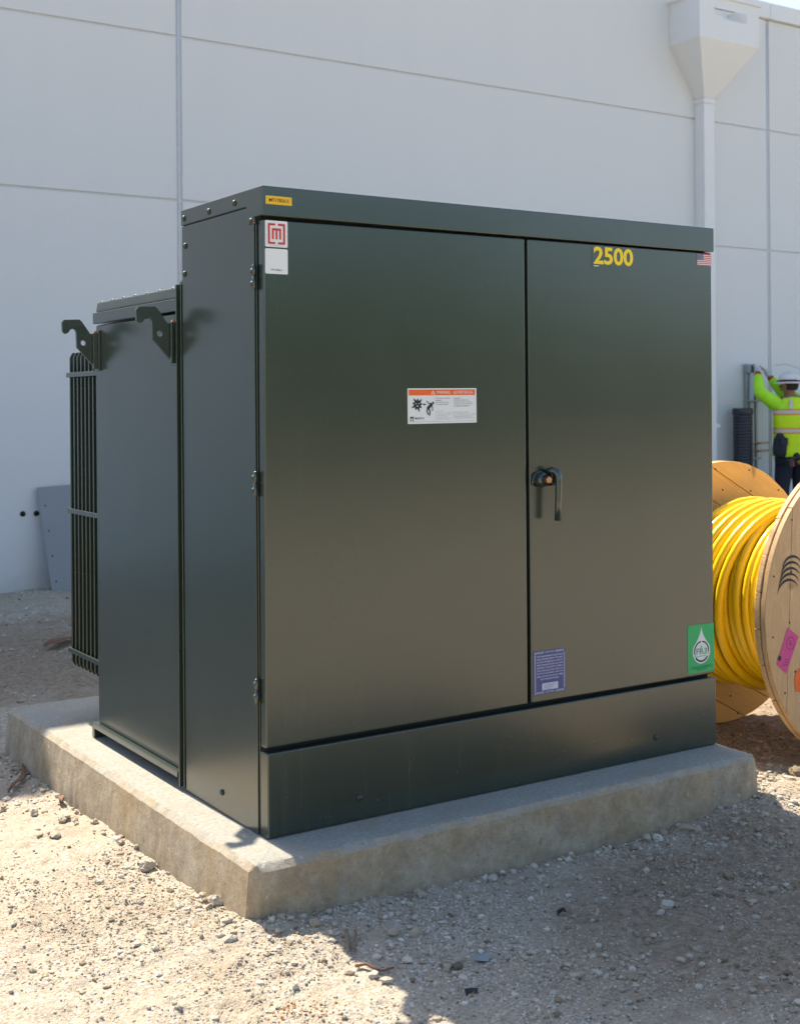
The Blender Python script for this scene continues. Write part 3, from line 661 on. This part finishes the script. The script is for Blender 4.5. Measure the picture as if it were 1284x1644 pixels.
R = [[Vector((9.415+r_*.88*math.cos(q), 6.615+r_*.88*math.sin(q), zz)) for q in [2*PI*j/28 for j in range(28)]] for r_, zz in ((.128, 1.14), (.133, 1.15), (.133, 1.205), (.126, 1.212), (.112, 1.212), (.108, .9))]
MB().rings(R, PIPE, True, False).build('collar', cp)
st = thing('pipe_stub', (9.86, 6.76, .8), 'two thin copper pipes running level along the wall behind the worker', 'copper pipe')
for z in (.80, .71): MB().tube([(9.72, 6.76, z), (9.98, 6.74, z+.01)], .011, BRASS, 8).build('pipe', st)
wp = MB().tube([(9.96, 6.62, 1.70), (10.06, 6.55, 1.71), (10.18, 6.48, 1.67), (10.26, 6.42, 1.58)], .003, GALV, 6).build('wire')
tag(wp, 'thin grey wire curving from the worker\'s hands above the hard hat', 'wire')

# ---------------------------------------------------------------- worker
WX, WYp = 9.90, 6.33
wk = thing('person', (WX, WYp, -.17), 'worker in lime vest and white hard hat reaching up to the wall, back turned', 'person')
ax = Vector((.95, -.31, 0)).normalized(); fw = Vector((.31, .95, 0)).normalized()
def wpt(a, f, z): return Vector((WX, WYp, 0))+ax*a+fw*f+Vector((0, 0, z))
J = {'pel': wpt(0, 0, .72), 'sp1': wpt(0, .01, .92), 'sp2': wpt(0, .02, 1.12), 'nk0': wpt(0, .02, 1.29), 'nk': wpt(0, .035, 1.355), 'hd': wpt(-.01, .05, 1.43), 'hd2': wpt(-.01, .045, 1.50),
     'ls': wpt(-.185, .03, 1.255), 'le': Vector((9.51, 6.45, 1.385)), 'lw': Vector((9.62, 6.575, 1.60)), 'lh': Vector((9.655, 6.62, 1.655)),
     'rs': wpt(.185, .03, 1.255), 're': Vector((10.03, 6.56, 1.375)), 'rw': Vector((9.905, 6.655, 1.565)), 'rh': Vector((9.865, 6.675, 1.64)),
     'lhip': wpt(-.095, 0, .64), 'lk': wpt(-.12, .03, .27), 'la': wpt(-.13, -.02, -.10), 'lt': wpt(-.14, .13, -.145),
     'rhip': wpt(.095, 0, .64), 'rk': wpt(.13, .05, .27), 'ra': wpt(.15, .02, -.10), 'rt': wpt(.16, .17, -.145)}
E_ = [('pel', 'sp1'), ('sp1', 'sp2'), ('sp2', 'nk0'), ('nk0', 'nk'), ('nk', 'hd'), ('hd', 'hd2'), ('nk0', 'ls'), ('ls', 'le'), ('le', 'lw'), ('lw', 'lh'), ('nk0', 'rs'), ('rs', 're'), ('re', 'rw'), ('rw', 'rh'),
      ('pel', 'lhip'), ('lhip', 'lk'), ('lk', 'la'), ('la', 'lt'), ('pel', 'rhip'), ('rhip', 'rk'), ('rk', 'ra'), ('ra', 'rt')]
Rd = dict(pel=.12, sp1=.115, sp2=.13, nk0=.10, nk=.058, hd=.082, hd2=.088, ls=.055, le=.040, lw=.027, lh=.022, rs=.055, re=.040, rw=.027, rh=.022, lhip=.082, lk=.055, la=.040, lt=.038, rhip=.082, rk=.055, ra=.040, rt=.038)
def skin(name, pts, edges, rad, root, mat, parent, lvl=1):
    keys = list(pts); me = bpy.data.meshes.new(name); me.from_pydata([pts[k] for k in keys], [(keys.index(a), keys.index(b)) for a, b in edges], []); me.materials.append(mat)
    o = bpy.data.objects.new(name, me); C.objects.link(o); o.modifiers.new('skin', 'SKIN'); sv = me.skin_vertices[0].data if me.skin_vertices else None
    if sv is None: me.attributes.new('skin', 'FLOAT', 'POINT')
    for i, k in enumerate(keys): sv[i].radius = (rad[k], rad[k]); sv[i].use_root = (k == root)
    if lvl: q = o.modifiers.new('sub', 'SUBSURF'); q.levels = lvl; q.render_levels = lvl
    o.modifiers['skin'].use_smooth_shade = True
    if parent:
        o.parent = parent; q = parent; off = Vector((0, 0, 0))
        while q: off += q.location; q = q.parent
        o.location = -off
    return o
def ensure_skin(name, pts, edges, rad, root, mat, parent, lvl=1):
    # skin vertex data exists only once made; build through bmesh
    keys = list(pts); bm = bmesh.new(); lay = bm.verts.layers.skin.verify(); vs_ = []
    for k in keys:
        v = bm.verts.new(pts[k]); v[lay].radius = (rad[k], rad[k]); v[lay].use_root = (k == root); vs_.append(v)
    for a, b in edges: bm.edges.new((vs_[keys.index(a)], vs_[keys.index(b)]))
    me = bpy.data.meshes.new(name); bm.to_mesh(me); bm.free(); me.materials.append(mat)
    o = bpy.data.objects.new(name, me); C.objects.link(o); sk = o.modifiers.new('skin', 'SKIN'); sk.use_smooth_shade = True
    if lvl: q = o.modifiers.new('sub', 'SUBSURF'); q.levels = lvl; q.render_levels = lvl
    if parent:
        o.parent = parent; q = parent; off = Vector((0, 0, 0))
        while q: off += q.location; q = q.parent
        o.location = -off
    return o
ensure_skin('body', J, E_, Rd, 'pel', SKIN, wk, 2)
def ell(a, f, z, ra, rf, n=28, wr=0):
    ra *= 1.10; rf *= 1.08; return [wpt(a+ra*math.cos(q)*(1+wr*math.sin(5*q+z*9)), f+rf*math.sin(q)*(1+wr*math.sin(4*q+z*15)), z) for q in [2*PI*j/n for j in range(n)]]
# shirt: torso and sleeves
m = MB(); m.rings([ell(0, .015, z, ra, rf, 28, .012) for z, ra, rf in ((.66, .185, .135), (.80, .178, .130), (.95, .176, .128), (1.10, .19, .132), (1.21, .20, .125), (1.275, .175, .105), (1.315, .11, .085), (1.335, .066, .066))], HIVIS)
def sleeve(a, b, c, rs, m):
    A, B, D = J[a], J[b], J[c]; P = [A+(B-A)*t for t in (-.12, .1, .35, .6, .85)]+[B]+[B+(D-B)*t for t in (.15, .4, .65, .88)]
    m.tube([tuple(p) for p in P], rs, HIVIS, 12)
sleeve('ls', 'le', 'lw', [.082, .086, .080, .074, .071, .070, .066, .060, .053, .045], m); sleeve('rs', 're', 'rw', [.082, .086, .080, .074, .071, .070, .066, .060, .053, .045], m)
m.build('shirt', wk)
# vest
m = MB(); prof_v = ((.665, .205, .152), (.72, .203, .150), (.82, .197, .147), (.95, .193, .143), (1.08, .198, .143), (1.16, .194, .138), (1.23, .170, .126), (1.285, .150, .108), (1.322, .115, .09))
m.rings([ell(0, .012, z, ra, rf, 36, .018) for z, ra, rf in prof_v], HIVIS2, True, False)
vest = m.build('vest', wk)
def band(z0, z1, ra, rf, mat, name, g): 
    MB().rings([ell(0, .012, z0, ra+g, rf+g, 36, .018), ell(0, .012, z1, ra+g, rf+g, 36, .018)], mat, True, False).build(name, vest)
for z in (.935, 1.145):
    ra, rf = (.194, .144) if z < 1 else (.196, .141)
    band(z-.012, z+.052, ra, rf, ORT, 'tape_edge', .003); band(z, z+.040, ra, rf, SILV, 'reflective_band', .006)
for a in (-.10, .10):
    MB().add([wpt(a-.022, -.139, 1.20), wpt(a+.022, -.139, 1.20), wpt(a*.75+.022, -.115, 1.275), wpt(a*.75-.022, -.115, 1.275), wpt(a*.7-.022, -.06, 1.325), wpt(a*.7+.022, -.06, 1.325)], [(0, 1, 2, 3), (3, 2, 5, 4)], SILV).build('shoulder_tape', vest)
# trousers, belt, boots
m = MB(); m.rings([ell(0, 0, z, ra, rf, 28, .01) for z, ra, rf in ((.56, .185, .125), (.64, .190, .130), (.70, .180, .128), (.74, .172, .124))], TROUS)
for k, sgn in (('l', -1), ('r', 1)):
    hp, kn, an = J[k+'hip'], J[k+'k'], J[k+'a']; P = [hp+Vector((0, 0, .04)), hp, hp+(kn-hp)*.4, hp+(kn-hp)*.8, kn, kn+(an-kn)*.3, kn+(an-kn)*.7, an+Vector((0, 0, .01))]
    m.tube([tuple(p) for p in P], [.100, .105, .098, .085, .082, .080, .074, .078], TROUS, 16)
m.build('trousers', wk)
MB().rings([ell(0, 0, z, .186, .136) for z in (.70, .745)], DARK, True, False).build('belt', wk)
for k in ('l', 'r'):
    a_, t_ = J[k+'a'], J[k+'t']; m = MB(); m.tube([tuple(a_+Vector((0, 0, .06))), tuple(a_+Vector((0, 0, -.02))), tuple(a_+Vector((0, 0, -.045))+fw*.03), tuple(t_+fw*-.01), tuple(t_+fw*.05)], [.055, .058, .055, .048, .030], BOOT, 12); m.build('boot', wk)
# head details: hair, ears, nose, hard hat
hc_ = J['hd']+Vector((0, 0, .035)); look = (ax*-.45+fw*.89).normalized(); side = look.cross(Vector((0, 0, 1)))
def hp(a, f, z): return hc_+side*a+look*f+Vector((0, 0, z))
m = MB(); m.rings([[hp(r_*1.0*math.cos(q), -.022+r_*1.08*math.sin(q), z) for q in [PI+PI*j/12 for j in range(13)]] for z, r_ in ((-.055, .070), (-.01, .086), (.04, .088))], HAIR, False, False); m.build('hair', wk)
for sgn in (-1, 1):
    MB().dome(hp(sgn*.082, -.005, -.01), tuple(side*sgn), .022, .012, SKIN, 10).build('ear', wk)
MB().tube([hp(0, .085, .015), hp(0, .112, -.02), hp(0, .088, -.028)], [.010, .016, .010], SKIN, 8).build('nose', wk)
MB().tube([hp(-.028, .088, -.052), hp(0, .094, -.05), hp(.028, .088, -.052)], .006, RED, 6).build('mouth', wk)
for sgn in (-1, 1): MB().dome(hp(sgn*.032, .080, .02), tuple(look), .012, .006, PRINTW, 8).build('eye', wk)
m = MB(); R = []
for q in range(8):
    a = q/7*PI/2; R.append([hp(.108*math.cos(a)**.75*math.cos(b) if q < 7 else .004*math.cos(b), -.005+(.128*math.cos(a)**.75 if q < 7 else .004)*math.sin(b), .038+.105*math.sin(a)) for b in [2*PI*j/24 for j in range(24)]])
R = [[hp(.150*math.cos(b), -.005+.172*math.sin(b), .022) for b in [2*PI*j/24 for j in range(24)]], [hp(.148*math.cos(b), -.005+.170*math.sin(b), .030) for b in [2*PI*j/24 for j in range(24)]]]+R
m.rings(R, HATM, True, True); hat = m.build('hard_hat', wk)
for sgn in (-1, 0, 1): MB().tube([hp(sgn*.03, -.005+.118*math.cos(a), .045+.103*math.sin(a)) for a in [PI*(.12+.76*i/10) for i in range(11)]], .007, HATM, 6).build('shell_rib', hat)
MB().tube([hp(.112*math.cos(b), -.005+.131*math.sin(b), .050) for b in [2*PI*j/24 for j in range(25)]], .0075, DARK, 8, False).build('goggle_strap', hat)
MB().tube([hp(.111*math.cos(b), -.005+.130*math.sin(b), .062) for b in [PI*.9+PI*.5*j/10 for j in range(11)]], .004, RED, 6).build('red_cord', hat)
MB().box((-.014, -.02, -.014), (.014, .02, .014), DARK)
MB().dome(hp(-.02, -.118, .082), tuple(-look+Vector((0, 0, .5))), .016, .005, YNUM, 6).build('star_decal', hat)
# gloves with five fingers
def glove(wr, hd, fd, name='glove'):
    d = (hd-wr).normalized(); s1 = d.cross(fd).normalized(); pts = {'w': wr+d*-.02, 'p': wr+d*.035, 'k': wr+d*.075}; ed = [('w', 'p'), ('p', 'k')]; rad = {'w': .034, 'p': .036, 'k': .034}
    for i, (o_, l_) in enumerate(((-.030, .062), (-.010, .074), (.010, .070), (.029, .056))):
        b = wr+d*.088+s1*o_; pts[f'a{i}'] = b; pts[f'b{i}'] = b+d*l_*.45+fd*l_*.2; pts[f'c{i}'] = b+d*l_*.6+fd*l_*.6; ed += [('k', f'a{i}'), (f'a{i}', f'b{i}'), (f'b{i}', f'c{i}')]
        rad[f'a{i}'] = .0115; rad[f'b{i}'] = .010; rad[f'c{i}'] = .009
    pts['t0'] = wr+d*.045-s1*.040; pts['t1'] = wr+d*.075-s1*.052+fd*.02; pts['t2'] = wr+d*.088-s1*.045+fd*.042; ed += [('p', 't0'), ('t0', 't1'), ('t1', 't2')]; rad.update(t0=.014, t1=.011, t2=.010)
    g_ = ensure_skin(name, pts, ed, rad, 'w', GLOVE, wk, 1)
    MB().tube([tuple(wr-d*.045), tuple(wr-d*.012)], .037, GLOVER, 12).build('cuff', g_)
glove(J['lw']+Vector((0, 0, .01)), J['lh'], Vector((-.1, .9, .2)).normalized()); glove(J['rw']+Vector((0, 0, .01)), J['rh'], Vector((-.7, .6, .2)).normalized())
# pouch and drill on the belt
po = thing('tool_pouch', (9.66, 6.27, .74), 'dark navy tool pouch hanging at the left hip of the worker', 'tool pouch')
m = MB(); R = []
for z, ra, rf in ((.66, .06, .03), (.69, .095, .05), (.78, .105, .055), (.87, .075, .05), (.93, .03, .03)): R.append([Vector((9.66+ra*math.cos(q), 6.30+rf*math.sin(q), z)) for q in [2*PI*j/18 for j in range(18)]])
m.rings(R, TROUS).build('pouch_body', po)
MB().box((9.60, 6.235, .80), (9.72, 6.25, .88), TROUS).build('flap', po, .004)
dr_ = thing('cordless_drill', (9.72, 6.12, .62), 'cordless drill with red battery hooked on the back of the worker\'s belt', 'drill')
DY = plain('mustard_plastic', (.42, .30, .03), .5); DRD = plain('red_plastic', (.45, .02, .03), .45)
b0 = Vector((9.74, 6.13, .66))
MB().tube([b0+Vector((-.02, 0, .03)), b0+Vector((.03, 0, -.01)), b0+Vector((.07, 0, -.06))], [.036, .040, .032], DARK, 14).build('motor_housing', dr_)
MB().tube([b0+Vector((.03, -.003, -.01)), b0+Vector((.068, -.003, -.055))], [.043, .037], DY, 14).build('yellow_shell', dr_)
MB().tube([b0+Vector((0, 0, .0)), b0+Vector((-.07, 0, -.01)), b0+Vector((-.115, 0, -.035))], [.020, .018, .022], DARK, 10).build('grip', dr_)
m = MB().prism([b0+Vector(p) for p in ((-.165, -.03, -.02), (-.10, -.03, -.01), (-.085, -.03, -.095), (-.15, -.03, -.11))], (0, .06, 0), DARK); m.build('battery', dr_, .008)
m = MB().prism([b0+Vector(p) for p in ((-.105, -.032, -.03), (-.088, -.032, -.03), (-.080, -.032, -.09), (-.098, -.032, -.10))], (0, .064, 0), DRD); m.build('battery_stripe', dr_, .002)
MB().tube([b0+Vector((.07, 0, -.06)), b0+Vector((.085, 0, -.10))], [.020, .014], DARK, 10).build('chuck', dr_)
MB().tube([b0+Vector((.085, 0, -.10)), b0+Vector((.115, 0, -.19))], .008, GALV, 8).build('bit', dr_)

# ---------------------------------------------------------------- gravel and stones
def rock_shape(seed, sub, flat=.7, amp=.35):
    bm = bmesh.new(); bmesh.ops.create_icosphere(bm, subdivisions=sub, radius=1); r_ = np.random.default_rng(seed)
    K = [(r_.normal(size=3), r_.uniform(.55, .95)) for _ in range(9)]
    for v in bm.verts:
        p = np.array(v.co); p = p*(1+r_.uniform(-.08, .08))
        for n_, d_ in K:
            n_ = n_/np.linalg.norm(n_); q = p@n_
            if q > d_: p = p-n_*(q-d_)*.9
        v.co = Vector(p*np.array([1, r_.uniform(.65, 1), flat*r_.uniform(.8, 1.1)]))
    bm.verts.ensure_lookup_table(); V = np.array([v.co[:] for v in bm.verts]); F = np.array([[v.index for v in f.verts] for f in bm.faces]); bm.free(); return V, F
shapes = [rock_shape(i, 1) for i in range(12)]          # 20-face chips (subdivision 1)
def scatter(n, xr, yr, smin, smax, dens=None, pw=2.2, sink=.02):
    x = rng.uniform(*xr, n); y = rng.uniform(*yr, n)
    keep = ~((x > -.155) & (x < 1.945) & (y > -.195) & (y < 2.19))
    if dens is not None: keep &= rng.random(n) < dens(x, y)
    x, y = x[keep], y[keep]; n = len(x); s_ = smin+(smax-smin)*rng.random(n)**pw
    return x, y, gz(x, y)+s_*sink, s_
def padd(x, y):
    dx = np.maximum(np.maximum(-.14-x, x-1.93), 0); dy = np.maximum(np.maximum(-.185-y, y-2.18), 0); return np.hypot(dx, dy)
def infrustum(x, y, mrg=.08):
    dx, dy = x+1.7669, y+3.4458; la = dx*Rv.x+dy*Rv.y; de = dx*Fv.x+dy*Fv.y
    return (de > 1.5) & (np.abs(la/de) < .32+mrg) & (de < 18)
clump = lambda x, y: np.clip(.55+fbm(x, y, 2.3, 3)*2.2, .08, 1)
S1 = scatter(120000, (-1.3, 2.6), (-1.7, .9), .0022, .0062, lambda x, y: infrustum(x, y)*clump(x, y), 2.0)
S2 = scatter(13000, (-1.3, 3.2), (-1.7, 2.2), .005, .014, lambda x, y: infrustum(x, y)*clump(x, y)*.8, 3.2, .15)
S3 = scatter(16000, (-.7, 2.5), (-.75, 2.4), .004, .017, lambda x, y: np.exp(-padd(x, y)/.055)*.9, 2.4, .3)
S4 = scatter(26000, (-1, 6), (.8, 7), .006, .022, lambda x, y: infrustum(x, y)*clump(x, y)*.75, 3.2)
S6 = scatter(5200, (-.2, 3.0), (-1.5, .1), .005, .017, lambda x, y: infrustum(x, y)*np.clip(.4+fbm(x, y, 3.1, 3)*2.6, .04, 1), 3.4, .25)
S5 = scatter(1500, (1.9, 3.6), (-.9, .6), .004, .022, lambda x, y: infrustum(x, y), 3.4)
Vs, Fs, Tn = [], [], []; off = 0
for x, y, z, s_ in (S1, S2, S3, S4, S5, S6):
    n = len(x); sh = rng.integers(0, len(shapes), n); an = rng.uniform(0, 2*PI, n); tone = np.clip(rng.normal(.55, .27, n), 0, 1)
    for k in range(len(shapes)):
        I = np.where(sh == k)[0]; V, F = shapes[k]
        ca, sa = np.cos(an[I]), np.sin(an[I]); st_ = rng.uniform(.75, 1.35, (len(I), 3))
        Pv = V[None]*st_[:, None]*s_[I][:, None, None]
        Q = np.empty_like(Pv); Q[..., 0] = Pv[..., 0]*ca[:, None]-Pv[..., 1]*sa[:, None]+x[I][:, None]; Q[..., 1] = Pv[..., 0]*sa[:, None]+Pv[..., 1]*ca[:, None]+y[I][:, None]; Q[..., 2] = Pv[..., 2]+z[I][:, None]
        Vs.append(Q.reshape(-1, 3)); Fs.append((F[None]+(np.arange(len(I))*len(V))[:, None, None]+off).reshape(-1, 3)); Tn.append(np.repeat(tone[I], len(V))); off += len(I)*len(V)
gv = npmesh('gravel', np.concatenate(Vs), np.concatenate(Fs), STONE, False); tag(gv, 'crushed pale limestone gravel scattered over the ground', 'gravel', kind='stuff')
at = gv.data.attributes.new('tone', 'FLOAT', 'POINT'); at.data.foreach_set('value', np.concatenate(Tn).astype(np.float32))
print('gravel tris', len(gv.data.polygons), 'ground', len(g.data.polygons)*2)

def stone(x, y, r, label, tone=.5, group=None, seed=0, flat=.75):
    V, F = rock_shape(100+seed, 3, flat); rg = np.random.default_rng(seed+5); an = rg.uniform(0, 6.28); ca, sa = math.cos(an), math.sin(an)
    V = V*r*(1+.05*rg.normal(size=(len(V), 1))*.5); V = np.stack([V[:, 0]*ca-V[:, 1]*sa, V[:, 0]*sa+V[:, 1]*ca, V[:, 2]], 1)
    o = npmesh('stone', V, F, STONE, True); o.data.set_sharp_from_angle(angle=math.radians(35)); at = o.data.attributes.new('tone', 'FLOAT', 'POINT'); at.data.foreach_set('value', np.full(len(V), tone, dtype=np.float32))
    o.location = (x, y, float(gz(x, y))+r*flat*.45); tag(o, label, 'stone', group)
stone(.160, -.455, .021, 'left of two tan stones touching each other in the shade before the pad', .35, 'larger stones on the ground', 1)
stone(.215, -.480, .024, 'right of two tan stones touching each other in the shade before the pad', .38, 'larger stones on the ground', 2)
stone(.115, -.590, .018, 'pale oblong stone just in front of the two touching tan stones', .8, 'larger stones on the ground', 3, .6)
stone(.955, -.700, .023, 'round whitish stone with a smaller white one beside it, in the right foreground shade', .95, 'larger stones on the ground', 4, .9)
stone(.900, -.725, .013, 'small white stone beside the larger round whitish stone', .95, 'larger stones on the ground', 5, .9)
stone(1.28, -.63, .024, 'brown angular stone alone on the dark clay', .12, 'larger stones on the ground', 6)
stone(-.185, .470, .030, 'largest rough pale stone in sunlight beside the pad\'s left face', .6, 'larger stones on the ground', 7, .8)
stone(-.165, .000, .024, 'pale sunlit stone by the pad\'s near left corner', .75, 'larger stones on the ground', 8, .9)
stone(-.33, .93, .026, 'flat tan stone alone on the sunlit gravel at left', .45, 'larger stones on the ground', 9, .45)
stone(-.36, .43, .018, 'round pale stone on the open sunlit gravel at left', .7, 'larger stones on the ground', 10)
stone(-.30, 1.27, .022, 'stone nearest the building shadow edge on the sunlit left gravel', .6, 'larger stones on the ground', 11)
stone(-.245, 1.12, .016, 'small stone between the flat tan stone and the shadow edge', .55, 'larger stones on the ground', 12)
stone(.005, -.28, .018, 'tan rounded stone close under the pad\'s front near its left corner', .3, 'larger stones on the ground', 13, .8)
stone(1.36, -.245, .024, 'pale stone in the middle of the small pile against the pad front', .85, 'larger stones on the ground', 14)
stone(1.33, -.225, .020, 'grey stone at the left of the small pile against the pad front', .6, 'larger stones on the ground', 15)
stone(1.50, -.235, .034, 'long flat greyish stone at the right of the pile against the pad front', .4, 'larger stones on the ground', 16, .4)
stone(1.245, -.25, .018, 'brown stone left of the pile against the pad front', .3, 'larger stones on the ground', 17)
stone(1.41, -.22, .018, 'tan stone behind the pale one in the pile against the pad front', .35, 'larger stones on the ground', 18)
stone(.66, -.235, .017, 'pale pebble at the foot of the pad front, middle of its length', .75, 'larger stones on the ground', 19)
stone(2.30, -.05, .036, 'brown rounded lump on the clay between pad and reel', .10, 'larger stones on the ground', 20)
stone(2.12, .02, .030, 'reddish brown lump beside the pad\'s right corner', .14, 'larger stones on the ground', 21)
stone(2.22, -.20, .020, 'white pebble on the clay right of the pad corner', .9, 'larger stones on the ground', 22)
# long mound of spoil under the reel edge, bark, twigs, leaf
def flat_leaf(name, pts, wid, mat, label, cat, lift=.012, curl=.01):
    m = MB(); P = [Vector((x, y, float(gz(x, y))+lift+curl*math.sin(i*1.7))) for i, (x, y) in enumerate(pts)]; n = len(P); vs_ = []; 
    for i, p in enumerate(P):
        t = (P[min(i+1, n-1)]-P[max(i-1, 0)]).normalized(); s_ = Vector((-t.y, t.x, 0)); w = wid*math.sin(PI*(i+.35)/(n-.3))
        vs_ += [p-s_*w+Vector((0, 0, .006)), p, p+s_*w+Vector((0, 0, .004))]
    fs_ = []
    for i in range(n-1): a = i*3; fs_ += [(a, a+1, a+4, a+3), (a+1, a+2, a+5, a+4)]
    m.add(vs_, fs_, mat, True); o = m.build(name, recalc=False); so_ = o.modifiers.new('t', 'SOLIDIFY'); so_.thickness = .003; tag(o, label, cat)
flat_leaf('bark_strip', [(-.31, 1.56), (-.27, 1.62), (-.22, 1.69), (-.18, 1.79), (-.15, 1.90)], .013, LEAFM, 'curved strip of reddish brown bark on shaded ground at the left edge', 'bark')
flat_leaf('bark_chip', [(-.19, 1.30), (-.175, 1.34), (-.165, 1.38)], .012, LEAFM, 'short chip of brown bark against the pad\'s left face', 'bark')
flat_leaf('dry_leaf', [(.72, 4.32), (.82, 4.40), (.92, 4.52), (1.0, 4.6)], .05, LEAFM, 'brown curled debris on the ground behind the radiator fins', 'debris', .03, .02)
def twig(pts, r, label, mat=TWIGM, lift=.008, name='twig'):
    P = [(x, y, float(gz(x, y))+lift+.004*math.sin(i*2.1)) for i, (x, y) in enumerate(pts)]
    tag(MB().tube(P, [r*(1-.5*i/len(P)) for i in range(len(P))], mat, 6).build(name), label, 'twig')
twig([(.052, -.375), (.035, -.41), (.02, -.44), (.0, -.475)], .006, 'upper of two short dry twigs in the shade by the shadow edge', lift=.012)
twig([(.075, -.385), (.062, -.41), (.038, -.435), (.018, -.478)], .005, 'slim dry twig lying against the upper short twig', lift=.014)
twig([(-.025, -.55), (-.005, -.572), (.012, -.602), (.022, -.612), (.045, -.628)], .0045, 'lower dark twig lying across the shadow edge', LEAFM)
twig([(.12, 2.55), (.24, 2.52), (.36, 2.48), (.46, 2.42)], .009, 'long grey twig behind the pad at left', lift=.012)
twig([(.0, 1.78), (.05, 1.78), (.09, 1.76)], .0001, 'unused') if False else None
for (x, y, r, lb, mt) in ((.135, -.84, .018, 'black shred of plastic in the near foreground shade', DARK), (.66, -.57, .012, 'small black scrap on the shaded gravel before the pad', DARK), (.28, -.70, .022, 'blue-grey scrap of foil in the shaded foreground', BOARDM)):
    m = MB(); r_ = random.Random(int(x*1000)); z = float(gz(x, y))+.008; vs_ = [(x+r*1.5*math.cos(a)*r_.uniform(.4, 1.2), y+r*math.sin(a)*r_.uniform(.3, 1.1), z+r_.uniform(-.004, .012)) for a in [2*PI*i/9 for i in range(9)]]
    vs_.append((x, y, z+.012)); m.add(vs_, [(i, (i+1) % 9, 9) for i in range(9)], mt); o = m.build('plastic_scrap', recalc=False); q = o.modifiers.new('t', 'SOLIDIFY'); q.thickness = .002; tag(o, lb, 'scrap')
m = MB(); cx, cy = -.247, -.678
for k in range(70):
    a, q = rng.uniform(0, 6.28), rng.random()**.6*.06; x, y = cx+q*1.6*math.cos(a), cy+q*math.sin(a); V, F = shapes[k % 12]; s_ = rng.uniform(.002, .0055); zz = float(gz(x, y))+s_*.1
    m.add([(x+v[0]*s_, y+v[1]*s_, zz+v[2]*s_) for v in V], [list(f) for f in F], OCHRE)
tag(m.build('clay_crumbs', recalc=False), 'patch of orange clay crumbs on the sunlit gravel in the foreground', 'clay', kind='stuff')

# ---------------------------------------------------------------- woods across the yard (seen only mirrored in the doors)
N = 14000; Vq = []
cr = [(rng.uniform(-45, 75), rng.uniform(-24, -17), rng.uniform(1.8, 3.5)) for _ in range(110)] + [(rng.uniform(5.5, 13), rng.uniform(-20, -16), rng.uniform(4.0, 5.2)) for _ in range(9)] + [(rng.uniform(-75, -55), rng.uniform(-60, 60), rng.uniform(4, 8)) for _ in range(30)]
cr = np.array(cr); idx = rng.integers(0, len(cr), N*2); dirs = rng.normal(size=(N*2, 3)); dirs /= np.linalg.norm(dirs, axis=1)[:, None]; rad_ = rng.random(N*2)**.4
hh = cr[idx, 2]; cen = np.stack([cr[idx, 0], cr[idx, 1], hh*.52], 1)+dirs*rad_[:, None]*np.stack([hh*.6, hh*.6, hh*.52], 1)
u = rng.normal(size=(N*2, 3)); u /= np.linalg.norm(u, axis=1)[:, None]; w = np.cross(u, rng.normal(size=(N*2, 3))); w /= np.linalg.norm(w, axis=1)[:, None]; sz = rng.uniform(.12, .35, N*2)[:, None]*np.clip(hh/3.5, .8, 3)[:, None]
Vq = np.stack([cen-u*sz, cen+w*sz, cen+u*sz, cen-w*sz], 1).reshape(-1, 3)
LEAF = plain('tree_foliage', (.075, .125, .035), .7, var=.3, sc=.5)
tag(npmesh('tree_line', Vq, np.arange(N*8).reshape(-1, 4), LEAF, False), 'line of low dark green trees across the yard opposite the warehouse', 'woods', kind='stuff')
